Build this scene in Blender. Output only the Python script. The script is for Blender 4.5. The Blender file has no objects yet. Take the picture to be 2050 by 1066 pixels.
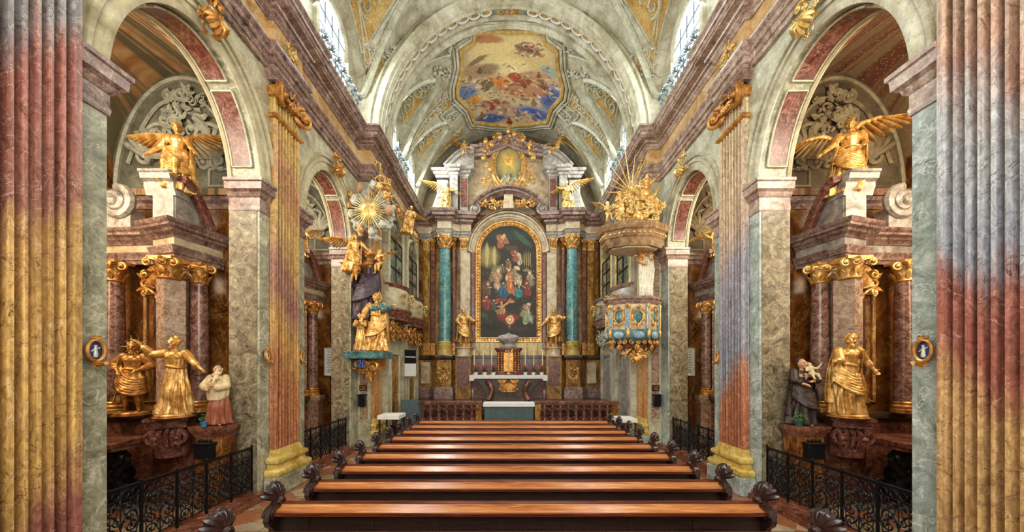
import bpy, math, random
import numpy as np
from mathutils import Matrix, Vector, noise
PI = math.pi
R = random.Random(7)
scene = bpy.context.scene
col = scene.collection

# ------------------------------------------------------------------ camera, world, light, exposure
F = 677.0; VX, VY, EYE = 1020.0, 735.0, 2.85
cam_d = bpy.data.cameras.new('camera'); cam = bpy.data.objects.new('camera', cam_d); col.objects.link(cam)
cam.location = (0, 0, EYE); cam.rotation_euler = (PI/2, 0, 0)
cam_d.sensor_width = 36; cam_d.lens = 36*F/2050; cam_d.shift_x = (1025-VX)/2050; cam_d.shift_y = (VY-533)/2050
cam_d.clip_end = 200; cam_d.clip_start = .05
scene.camera = cam
world = bpy.data.worlds.new('world'); scene.world = world; world.use_nodes = True
bg = world.node_tree.nodes['Background']; bg.inputs[0].default_value = (1, .95, .87, 1); bg.inputs[1].default_value = .8
scene.view_settings.view_transform = 'Standard'; scene.view_settings.look = 'None'
scene.view_settings.exposure = 0.72; scene.view_settings.gamma = 1; scene.view_settings.use_curve_mapping = False
scene.cycles.use_denoising = True
scene.cycles.max_bounces = 6; scene.cycles.diffuse_bounces = 4; scene.cycles.glossy_bounces = 3
scene.cycles.sample_clamp_indirect = 4; scene.cycles.caustics_reflective = False; scene.cycles.caustics_refractive = False

def area(name, loc, target, sx, sy, power, color=(1, 1, 1), spread=PI):
    l = bpy.data.lights.new(name, 'AREA'); l.shape = 'RECTANGLE'; l.size = sx; l.size_y = sy
    l.energy = power; l.color = color; l.spread = spread
    o = bpy.data.objects.new(name, l); col.objects.link(o); o.location = loc
    o.rotation_euler = (Vector(target)-Vector(loc)).to_track_quat('-Z', 'Y').to_euler()
    return o
# soft fill lamp added high behind the viewer, out of view
area('rear_fill_light', (0, -2.5, 7.5), (0, 10, 5.5), 8, 7, 650, (1, .95, .86))
for s in (-1, 1):
    # clerestory windows above the cornice
    for (y, w, p) in ((5.9, 2.0, 130), (10.2, 2.0, 140), (14.3, 1.4, 150), (16.75, 1.4, 170)):
        X = 5.2 if y < 12 else 4.8
        area('clerestory_light', (s*(X-.05), y, 12.9), (0, y-.5, 8.5), w, 2.2, p*(1.5 if s < 0 else .9), (.93, 1, .97))
    # fill lamps added to brighten the chapels, out of sight beyond the piers
    for y, p in ((5.0, 170), (9.5, 170)):
        area('chapel_fill_light', (s*9.3, y, 5.2), (s*6.3, y+2.4, 3.6), 1.6, 4.5, p, (1, .80, .55))
        area('chapel_upper_fill_light', (s*7.4, y-.95, 8.0), (s*7.2, y+3.0, 6.8), 1.8, 1.6, 110, (1, .88, .68))

# ------------------------------------------------------------------ materials
def lin(c):
    if isinstance(c, str):
        c = c.lstrip('#'); c = [int(c[i:i+2], 16)/255 for i in (0, 2, 4)]
    return tuple((x/12.92 if x <= .04045 else ((x+.055)/1.055)**2.4) for x in c)+(1,)
def newmat(name):
    m = bpy.data.materials.new(name); m.use_nodes = True
    nt = m.node_tree; b = nt.nodes['Principled BSDF']
    return m, nt, b
def N(nt, t, **kw):
    n = nt.nodes.new(t)
    for k, v in kw.items():
        if k.startswith('i_'): n.inputs[k[2:].replace('_', ' ')].default_value = v
        else: setattr(n, k, v)
    return n
def ramp(nt, stops, fac=None, interp='LINEAR'):
    n = nt.nodes.new('ShaderNodeValToRGB'); cr = n.color_ramp; cr.interpolation = interp
    while len(cr.elements) < len(stops): cr.elements.new(.5)
    for e, (p, c) in zip(cr.elements, stops):
        e.position = p; e.color = lin(c) if not (isinstance(c, tuple) and len(c) == 4) else c
    if fac is not None: nt.links.new(fac, n.inputs[0])
    return n
def mix(nt, f, a, b, mode='MIX'):
    n = nt.nodes.new('ShaderNodeMix'); n.data_type = 'RGBA'; n.blend_type = mode
    for s, v in ((0, f), (6, a), (7, b)):
        if hasattr(v, 'is_output') or hasattr(v, 'links'): nt.links.new(v, n.inputs[s])
        else: n.inputs[s].default_value = v if s == 0 else (lin(v) if isinstance(v, str) else v)
    return n.outputs[2]
def coords(nt, scale=(1, 1, 1), world=False):
    if world: o = N(nt, 'ShaderNodeNewGeometry').outputs['Position']
    else: o = N(nt, 'ShaderNodeTexCoord').outputs['Object']
    mp = N(nt, 'ShaderNodeMapping'); mp.inputs['Scale'].default_value = scale
    nt.links.new(o, mp.inputs[0]); return mp.outputs[0]
def noisetex(nt, vec, scale, detail=6, dist=0., rough=.55):
    n = N(nt, 'ShaderNodeTexNoise'); n.inputs['Scale'].default_value = scale; n.inputs['Detail'].default_value = detail
    n.inputs['Distortion'].default_value = dist; n.inputs['Roughness'].default_value = rough
    nt.links.new(vec, n.inputs['Vector']); return n.outputs['Fac']
def veinmask(nt, vec, scale, width, dist=1.2):
    f = noisetex(nt, vec, scale, 5, dist)
    a = N(nt, 'ShaderNodeMath', operation='SUBTRACT'); nt.links.new(f, a.inputs[0]); a.inputs[1].default_value = .5
    b = N(nt, 'ShaderNodeMath', operation='ABSOLUTE'); nt.links.new(a.outputs[0], b.inputs[0])
    r = ramp(nt, [(0, (1, 1, 1, 1)), (width, (0, 0, 0, 1))], b.outputs[0]); return r.outputs[0]
def bump(nt, b, fac, strength, dist=.02):
    bn = N(nt, 'ShaderNodeBump'); bn.inputs['Strength'].default_value = strength; bn.inputs['Distance'].default_value = dist
    nt.links.new(fac, bn.inputs['Height']); nt.links.new(bn.outputs[0], b.inputs['Normal'])
def marble(name, cols, scale=1.5, *a, **k):
    k['fine'] = k.get('fine', .35)*1.4; return marble_(name, cols, scale, *a, **k)
def marble_(name, cols, scale=1.5, vein='#f0e8d8', vw=.02, va=.6, rough=.3, stretch=(1, 1, 1), dist=1.5, bmp=.0, fine=.35, dark='#2a1c14', da=.3):
    m, nt, b = newmat(name); v = coords(nt, stretch)
    f = noisetex(nt, v, scale, 9, dist, .62)
    n = len(cols); r = ramp(nt, [(.30+.42*i/(n-1), c) for i, c in enumerate(cols)], f)
    c = r.outputs[0]
    f2 = noisetex(nt, v, scale*7, 6, 1.0, .7)
    r2 = ramp(nt, [(.3, (1-fine, 1-fine, 1-fine, 1)), (.72, (1+fine*.6,)*3+(1,))], f2)
    c = mix(nt, 1.0, c, r2.outputs[0], 'MULTIPLY')
    v1 = veinmask(nt, v, scale*1.3, vw*.7)
    mv = N(nt, 'ShaderNodeMath', operation='MULTIPLY'); nt.links.new(v1, mv.inputs[0]); mv.inputs[1].default_value = va
    c = mix(nt, mv.outputs[0], c, vein)
    v2 = veinmask(nt, v, scale*2.7, vw*.8, 2.2)
    mv = N(nt, 'ShaderNodeMath', operation='MULTIPLY'); nt.links.new(v2, mv.inputs[0]); mv.inputs[1].default_value = da
    c = mix(nt, mv.outputs[0], c, dark)
    nt.links.new(c, b.inputs['Base Color']); b.inputs['Roughness'].default_value = rough
    if bmp: bump(nt, b, f2, bmp)
    return m
def plain(name, c, rough=.5, metal=0., var=.25, scale=8, bmp=0., c2=None, emis=None):
    m, nt, b = newmat(name); v = coords(nt)
    f = noisetex(nt, v, scale, 6, .5, .6)
    if c2 is None:
        base = lin(c); lo = tuple(x*(1-var) for x in base[:3])+(1,); hi = tuple(min(1, x*(1+var)) for x in base[:3])+(1,)
    else: lo, hi = lin(c), lin(c2)
    r = ramp(nt, [(.3, lo), (.7, hi)], f)
    nt.links.new(r.outputs[0], b.inputs['Base Color']); b.inputs['Roughness'].default_value = rough; b.inputs['Metallic'].default_value = metal
    if bmp: bump(nt, b, f, bmp)
    return m
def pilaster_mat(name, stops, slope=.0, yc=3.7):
    """stucco marble with stained-glass light painted in as large colour fields, by height"""
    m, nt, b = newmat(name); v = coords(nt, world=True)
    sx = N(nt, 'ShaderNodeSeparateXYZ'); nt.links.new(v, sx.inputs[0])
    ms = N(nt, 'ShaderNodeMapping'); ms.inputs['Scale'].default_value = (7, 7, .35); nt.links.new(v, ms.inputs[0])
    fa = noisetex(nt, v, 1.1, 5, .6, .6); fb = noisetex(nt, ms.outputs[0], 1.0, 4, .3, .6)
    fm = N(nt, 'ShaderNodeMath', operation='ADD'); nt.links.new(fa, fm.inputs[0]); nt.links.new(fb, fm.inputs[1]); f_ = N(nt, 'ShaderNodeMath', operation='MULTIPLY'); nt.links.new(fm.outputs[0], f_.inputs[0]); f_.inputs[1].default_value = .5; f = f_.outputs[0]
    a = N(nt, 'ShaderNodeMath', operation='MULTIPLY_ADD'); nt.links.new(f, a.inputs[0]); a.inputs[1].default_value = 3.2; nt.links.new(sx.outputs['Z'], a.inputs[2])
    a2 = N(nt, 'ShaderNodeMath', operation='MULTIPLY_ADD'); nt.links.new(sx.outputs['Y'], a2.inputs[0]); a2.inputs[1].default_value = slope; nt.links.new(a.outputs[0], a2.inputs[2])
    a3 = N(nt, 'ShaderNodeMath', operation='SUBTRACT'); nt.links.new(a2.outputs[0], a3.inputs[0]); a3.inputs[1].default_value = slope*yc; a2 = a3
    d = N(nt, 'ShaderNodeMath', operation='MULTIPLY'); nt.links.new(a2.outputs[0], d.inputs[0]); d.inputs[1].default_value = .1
    r = ramp(nt, [((z+1.6)/10, c) for z, c in stops], d.outputs[0]); c = r.outputs[0]  # colour fields by height, stained-glass light painted into the stone
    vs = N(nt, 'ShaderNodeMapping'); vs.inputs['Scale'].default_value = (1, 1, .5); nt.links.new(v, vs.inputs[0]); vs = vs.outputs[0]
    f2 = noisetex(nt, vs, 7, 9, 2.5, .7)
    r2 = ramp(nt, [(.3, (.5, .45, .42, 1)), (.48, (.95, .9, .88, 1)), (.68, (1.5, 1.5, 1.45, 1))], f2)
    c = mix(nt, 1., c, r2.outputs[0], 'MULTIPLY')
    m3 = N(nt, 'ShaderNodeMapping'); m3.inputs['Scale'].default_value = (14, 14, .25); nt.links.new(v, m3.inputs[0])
    f3 = noisetex(nt, m3.outputs[0], 1.0, 3, .2, .6); r3 = ramp(nt, [(.36, (.72, .66, .63, 1)), (.5, (1, .98, .96, 1)), (.62, (1.3, 1.28, 1.2, 1))], f3); c = mix(nt, 1., c, r3.outputs[0], 'MULTIPLY')  # vertical streaks: light and shade of the flutes put into the colour
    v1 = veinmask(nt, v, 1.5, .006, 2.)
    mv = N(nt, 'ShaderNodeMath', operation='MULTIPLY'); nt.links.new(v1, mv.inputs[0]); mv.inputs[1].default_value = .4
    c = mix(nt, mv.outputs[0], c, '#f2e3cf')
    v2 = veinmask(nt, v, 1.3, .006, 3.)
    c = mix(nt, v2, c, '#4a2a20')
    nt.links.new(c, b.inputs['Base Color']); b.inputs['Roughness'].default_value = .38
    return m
def woodmat(name, cols, rough=.3, axis=(.35, 6, 6)):
    m, nt, b = newmat(name); v = coords(nt, axis)
    f = noisetex(nt, v, 2.2, 8, 1.4, .62)
    r = ramp(nt, [(.25+.5*i/(len(cols)-1), c) for i, c in enumerate(cols)], f)
    f2 = noisetex(nt, v, 9, 6, .5, .7); r2 = ramp(nt, [(.3, (.6, .6, .6, 1)), (.7, (1.2, 1.2, 1.2, 1))], f2)
    c = mix(nt, 1., r.outputs[0], r2.outputs[0], 'MULTIPLY')
    nt.links.new(c, b.inputs['Base Color']); b.inputs['Roughness'].default_value = rough
    bump(nt, b, f2, .12, .01)
    return m
def goldmat(name, a='#7a4c1c', b_='#d09a4c', rough=.36, metal=.48, hi='#ffe0a0'):
    m, nt, b = newmat(name); v = coords(nt)
    f = noisetex(nt, v, 7, 6, .15, .62)
    r = ramp(nt, [(.26, a), (.47, b_), (.74, hi)], f)
    nt.links.new(r.outputs[0], b.inputs['Base Color']); b.inputs['Roughness'].default_value = rough; b.inputs['Metallic'].default_value = metal
    bump(nt, b, noisetex(nt, v, 30, 4, .3), .25, .01)
    return m
def paintmat(name, rough=.6):
    m, nt, b = newmat(name)
    a = N(nt, 'ShaderNodeVertexColor'); a.layer_name = 'paint'
    v = coords(nt); f = noisetex(nt, v, 14, 6, .5); r = ramp(nt, [(.3, (.8, .8, .8, 1)), (.7, (1.18, 1.18, 1.18, 1))], f)
    c = mix(nt, 1., a.outputs[0], r.outputs[0], 'MULTIPLY')
    nt.links.new(c, b.inputs['Base Color']); b.inputs['Roughness'].default_value = rough
    return m
MT = {}
MT['grey'] = marble('grey_green_marble', ['#5f5f4a', '#8d8c74', '#a9a78e', '#c9c6b0'], 1.6, '#e6e2d2', .02, .55, .35, dist=2.2, fine=.3, dark='#57503c', da=.45)
MT['greyR'] = marble('blue_grey_marble', ['#6b7468', '#93a097', '#aeb9b3', '#d3dad4'], 1.6, '#eef2ee', .02, .55, .35, dist=2.2, fine=.3, dark='#4f5a50', da=.45)
MT['reveal'] = marble('olive_brown_marble', ['#3a3024', '#6f634c', '#918468', '#b4a88c'], 2.4, '#cdc4ac', .02, .4, .35, dist=3., fine=.4, dark='#2c2214', da=.6)
MT['purple'] = marble('purple_brown_marble', ['#4a3430', '#7c6058', '#9c8074', '#c4ac9e'], 3.0, '#dcc8ba', .02, .4, .26, fine=.45)
MT['purple_right'] = marble('purple_brown_marble_lighter', ['#6e544a', '#9e8476', '#bca698', '#d8cabc'], 3.0, '#ece0d4', .02, .4, .26, fine=.4)  # lighter copy of the purple marble, for the right side
MT['rust'] = marble('rust_red_marble', ['#3a1c12', '#6a3a28', '#8a5642', '#aa8068'], 3, '#c8a890', .015, .35, .25, fine=.4)
MT['redm'] = marble('deep_red_marble', ['#3e1c14', '#68382c', '#855144', '#a07868'], 3, '#c8b4a4', .02, .5, .28, dist=3, fine=.45)
MT['frieze'] = marble('ochre_frieze_marble', ['#8c6236', '#b89058', '#cfae7c', '#d8c4a0'], 1.2, '#e8dcc0', .02, .4, .35, fine=.25, dark='#8a4a30', da=.4)
MT['cream'] = marble('cream_stucco', ['#8f8465', '#b0a684', '#c6bd9c', '#d8d2b8'], 1.0, '#efe9d6', .02, .25, .6, fine=.15, dark='#8a8468', da=.2)
MT['stucco'] = marble('pale_green_white_stucco', ['#8c8568', '#b3ad92', '#cbc8b2', '#dfdecd'], 1.1, '#e6e8da', .02, .3, .6, fine=.22, dark='#6f6e54', da=.35)
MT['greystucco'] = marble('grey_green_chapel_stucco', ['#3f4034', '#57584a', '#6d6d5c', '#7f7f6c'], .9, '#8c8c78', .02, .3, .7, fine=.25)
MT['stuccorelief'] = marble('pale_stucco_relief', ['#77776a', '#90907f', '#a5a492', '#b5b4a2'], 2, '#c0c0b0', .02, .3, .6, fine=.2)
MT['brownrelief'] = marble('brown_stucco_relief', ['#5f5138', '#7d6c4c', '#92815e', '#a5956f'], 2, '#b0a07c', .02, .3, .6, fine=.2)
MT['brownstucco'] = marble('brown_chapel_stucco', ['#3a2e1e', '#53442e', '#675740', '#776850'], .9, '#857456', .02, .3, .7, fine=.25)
MT['ochre'] = marble('ochre_panel_plaster', ['#94702e', '#b8924a', '#caa862', '#d8c288'], 2.4, '#dccb94', .03, .4, .65, fine=.3)
MT['ochrepale'] = marble('pale_yellow_panel_plaster', ['#b8a468', '#ccbe88', '#d8cea0', '#e2dcba'], 2.0, '#f0e8c8', .03, .5, .65, fine=.2)
MT['wallpatch'] = marble('pale_nave_wall_marble', ['#8a8264', '#aea588', '#c2bca0', '#d6cfb4'], 1.3, '#e4dec8', .02, .4, .4, fine=.25, dark='#7a5e30', da=.5)
MT['wallpale'] = marble('pale_green_white_wall_marble', ['#8e9078', '#b4b69e', '#cccdb8', '#dedfcc'], 1.3, '#ecebdc', .02, .4, .4, fine=.22, dark='#84603c', da=.4)
MT['gold'] = goldmat('gilding')
MT['golddeep'] = goldmat('deep_gilding', '#5a3010', '#b87c38', .34, .48, '#ecb868')
MT['goldpale'] = goldmat('pale_gilding', '#8a6428', '#d8b468', .38, .5, '#f4e0a8')
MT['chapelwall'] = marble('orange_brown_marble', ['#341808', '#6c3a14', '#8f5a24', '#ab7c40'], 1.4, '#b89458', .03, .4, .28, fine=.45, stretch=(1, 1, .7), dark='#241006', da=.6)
MT['colmarble'] = marble('reddish_column_marble', ['#46241a', '#76493a', '#9a7466', '#b99a8a'], 4.5, '#d8c4b4', .03, .4, .22, fine=.5, dark='#2c1510', da=.5)
MT['pinkcol'] = marble('mottled_pink_marble', ['#6a4232', '#967058', '#b4987e', '#cbb8a0'], 5, '#e0d0bc', .03, .5, .25, fine=.5, dark='#4a1c14', da=.6)
MT['bluecol'] = marble('blue_green_column_marble', ['#1f5a62', '#3a7f88', '#5d9c9e', '#93b8a8'], 1.7, '#c9c8a0', .03, .5, .22, fine=.3, dark='#8a7a4a', da=.5, dist=2.5)
MT['dark'] = plain('black_bronze', '#1b1c1e', .35, .5, .4, 12)
MT['iron'] = plain('black_wrought_iron', '#17191c', .38, .6, .5, 15)
MT['darkstone'] = marble('dark_brown_stone', ['#1c100a', '#3a261c', '#54402f', '#6e5642'], 2, '#6e5442', .02, .4, .3)
MT['altarbrown'] = marble('amber_brown_marble', ['#4a260e', '#84521e', '#ac7a34', '#d0a85c'], 1.6, '#d8b868', .04, .4, .25, fine=.4, stretch=(1, 1, .5))
MT['altarcream'] = marble('cream_and_pink_marble', ['#94705a', '#bca484', '#d0c09e', '#e2d6ba'], 1.8, '#ecdfc4', .02, .4, .3, fine=.18)
MT['altargrey'] = marble('lilac_grey_marble', ['#605852', '#8e857c', '#aaa298', '#c8c2b8'], 2.4, '#dedad6', .02, .4, .3, fine=.25)
MT['yellowbase'] = marble('yellow_marble_base', ['#94732a', '#c2a04a', '#d2b868', '#dccb90'], 2, '#efe2b0', .02, .4, .3, fine=.25)
MT['wood'] = woodmat('red_brown_pew_wood', ['#3a1810', '#642c1a', '#7c3e24', '#965838'], .25)
MT['ledge'] = woodmat('orange_ledge_wood', ['#6a341c', '#a05e34', '#bc7e48', '#d09c64'], .2)
MT['woodmid'] = woodmat('dark_red_rail_wood', ['#2a100a', '#4a1e12', '#602c1a', '#743c26'], .22)
MT['wooddark'] = woodmat('dark_pew_wood', ['#170c06', '#2a1810', '#3a2216'], .45)
MT['shell'] = plain('dark_carved_walnut', '#2c1a18', .22, 0, .6, 14)
MT['white'] = plain('white_linen', '#d9d8d2', .8, 0, .08, 6)
MT['paper'] = plain('white_paper', '#cfc9b4', .8, 0, .08, 10)
MT['skyblue'] = marble('pale_blue_marble', ['#54788a', '#7a9cb0', '#9ab6c4', '#bccfd4'], 3, '#dde6e4', .02, .4, .3)
MT['canopy'] = marble('ochre_brown_canopy_wood', ['#4e3420', '#7d5c3c', '#9c7c56', '#bc9e76'], 2, '#d0b890', .02, .4, .35, fine=.35)
MT['teal'] = marble('teal_marble', ['#1e3c3e', '#3a6266', '#55807f', '#7fa39c'], 2, '#b8c8b8', .02, .5, .3)
MT['bluegrey'] = plain('blue_grey_cloth', '#48575a', .85, 0, .25, 5)
MT['flesh'] = plain('painted_flesh', '#b98b6a', .5, 0, .1)
MT['brownrobe'] = plain('dark_brown_habit', '#2a1a12', .5, 0, .3)
MT['whiterobe'] = plain('cream_surplice', '#c8b48a', .5, 0, .2)
MT['redrobe'] = plain('rust_red_cassock', '#8a4a30', .5, 0, .25)
MT['greenleaf'] = plain('green_leaves', '#1e3418', .6, 0, .5, 20)
MT['greenleafl'] = plain('bright_green_leaves', '#3c6a34', .6, 0, .4, 20)
MT['bluepot'] = plain('blue_glazed_pot', '#3c74a8', .3, 0, .15)
MT['greenpot'] = plain('green_glazed_pot', '#245040', .3, 0, .15)
MT['purplerobe'] = plain('dark_purple_cloth', '#3a2c38', .4, 0, .35, 5)
MT['silver'] = plain('pale_silvered_wood', '#c4c0b0', .4, .2, .3, 10)
MT['cloud'] = plain('grey_white_cloud_plaster', '#a8a69c', .6, 0, .25, 6)
MT['candle'] = plain('ivory_wax', '#e6d8b0', .5, 0, .05)
MT['redflower'] = plain('red_flowers', '#8a2228', .6, 0, .4, 30)
MT['cameo'] = plain('blue_enamel_cameo', '#24386c', .35, 0, .4, 12)
MT['crest'] = plain('blue_grey_cresting', '#7d8c94', .45, .2, .5, 12)
def glass_mat():
    m, nt, b = newmat('leaded_window_glass'); v = coords(nt)
    f = noisetex(nt, v, 2.5, 5, .8); r = ramp(nt, [(.3, '#2c2f24'), (.5, '#6c6f58'), (.7, '#b0b296')], f)
    nt.links.new(r.outputs[0], b.inputs['Base Color']); b.inputs['Roughness'].default_value = .08
    return m
MT['glass'] = glass_mat()
def daylight():
    m, nt, b = newmat('daylit_window_glass'); e = N(nt, 'ShaderNodeEmission'); e.inputs[0].default_value = (.92, 1, 1, 1); e.inputs[1].default_value = 1.6
    nt.links.new(e.outputs[0], nt.nodes['Material Output'].inputs[0]); return m
MT['daylight'] = daylight()
def floormat():
    m, nt, b = newmat('cream_stone_floor_with_orange_diamonds')
    v = coords(nt); mp = N(nt, 'ShaderNodeMapping'); mp.inputs['Rotation'].default_value = (0, 0, PI/4); mp.inputs['Scale'].default_value = (1.55,)*3
    nt.links.new(v, mp.inputs[0])
    ck = N(nt, 'ShaderNodeTexBrick'); nt.links.new(v, ck.inputs[0]); ck.inputs['Scale'].default_value = 1.; ck.inputs['Brick Width'].default_value = .62; ck.inputs['Row Height'].default_value = .62; ck.offset = 0
    ck.inputs['Mortar Size'].default_value = .008; ck.inputs['Color1'].default_value = lin('#a8967a'); ck.inputs['Color2'].default_value = lin('#8e7c60'); ck.inputs['Mortar'].default_value = lin('#5e4c38')
    w = N(nt, 'ShaderNodeTexChecker'); nt.links.new(mp.outputs[0], w.inputs[0]); w.inputs['Scale'].default_value = 1.; w.inputs[1].default_value = (0, 0, 0, 1); w.inputs[2].default_value = (1, 1, 1, 1)
    c = mix(nt, w.outputs[0], ck.outputs[0], '#8e5a3c')
    f = noisetex(nt, v, 5, 8, 1.5, .65); r = ramp(nt, [(.3, (.7, .7, .7, 1)), (.7, (1.15, 1.15, 1.15, 1))], f)
    c = mix(nt, 1., c, r.outputs[0], 'MULTIPLY')
    nt.links.new(c, b.inputs['Base Color']); b.inputs['Roughness'].default_value = .22
    return m
MT['floor'] = floormat()
def chapelceil(name, base, cloud, ray, dots=False):
    m, nt, b = newmat(name); v = coords(nt)
    f = noisetex(nt, v, .9, 7, .8, .6)
    r = ramp(nt, [(.35, base), (.5, cloud), (.68, base)], f); c = r.outputs[0]
    sp = N(nt, 'ShaderNodeSeparateXYZ'); nt.links.new(v, sp.inputs[0])
    ab = N(nt, 'ShaderNodeMath', operation='ABSOLUTE'); nt.links.new(sp.outputs[0], ab.inputs[0])
    ax = N(nt, 'ShaderNodeMath', operation='SUBTRACT'); nt.links.new(ab.outputs[0], ax.inputs[0]); ax.inputs[1].default_value = 8.3
    ay = N(nt, 'ShaderNodeMath', operation='SUBTRACT'); nt.links.new(sp.outputs[1], ay.inputs[0]); ay.inputs[1].default_value = 5.3
    at = N(nt, 'ShaderNodeMath', operation='ARCTAN2'); nt.links.new(ay.outputs[0], at.inputs[0]); nt.links.new(ax.outputs[0], at.inputs[1])
    cb = N(nt, 'ShaderNodeCombineXYZ'); nt.links.new(at.outputs[0], cb.inputs[0]); cb.inputs[1].default_value = 0
    f2 = noisetex(nt, cb.outputs[0], 7, 4, .0); r2 = ramp(nt, [(.47, (0, 0, 0, 1)), (.53, (.9, .9, .9, 1))], f2)
    c = mix(nt, r2.outputs[0], c, ray)
    if dots:
        vo = N(nt, 'ShaderNodeTexVoronoi'); vo.inputs['Scale'].default_value = 16; nt.links.new(v, vo.inputs[0])
        r3 = ramp(nt, [(.2, (1, 1, 1, 1)), (.3, (0, 0, 0, 1))], vo.outputs[0]); c = mix(nt, r3.outputs[0], c, '#a88058')
    nt.links.new(c, b.inputs['Base Color']); b.inputs['Roughness'].default_value = .6
    return m
MT['ceilL'] = chapelceil('painted_chapel_vault_orange', '#8a5a34', '#b89064', '#55543f')
MT['ceilR'] = chapelceil('painted_chapel_vault_red', '#5e3426', '#7c4a38', '#8a7452', True)
MT['paint'] = paintmat('oil_and_fresco_paint')
MT['PL1'] = pilaster_mat('pilaster_painted_light_yellow_to_blue', [(-.5, '#7a4848'), (.9, '#8c5c52'), (1.6, '#bc9c5c'), (3.9, '#c4a468'), (4.5, '#9c7062'), (6.1, '#966258'), (6.7, '#8c8c8e'), (8.3, '#98a2a4')], slope=-.9)
MT['PR1'] = pilaster_mat('pilaster_painted_light_red_and_blue', [(-.5, '#a88858'), (2.2, '#b89a6c'), (2.8, '#925c50'), (3.6, '#96645a'), (4.1, '#98a2b0'), (5.4, '#a6acb2'), (6.1, '#a88878'), (8.3, '#b8ae94')], slope=-.9)
MT['PL2'] = pilaster_mat('pilaster_painted_light_gold_and_red', [(.6, '#a06848'), (2.6, '#a8744e'), (3.4, '#c09c5c'), (4.6, '#987068'), (6.0, '#c0a468'), (7.2, '#b08460'), (8.3, '#c4a868')], slope=1.1, yc=8)
MT['PR2'] = pilaster_mat('pilaster_painted_light_lilac_and_red', [(.6, '#a8684c'), (2.3, '#a87458'), (2.9, '#8e94a4'), (5.0, '#9898a6'), (6.0, '#bcaa98'), (8.3, '#c8b898')], slope=1.1, yc=8)
MT['P3'] = pilaster_mat('pilaster_painted_light_amber', [(.6, '#b07838'), (3., '#c09860'), (5, '#a87858'), (8.5, '#c4a468')], slope=.6, yc=12.5)

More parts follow.
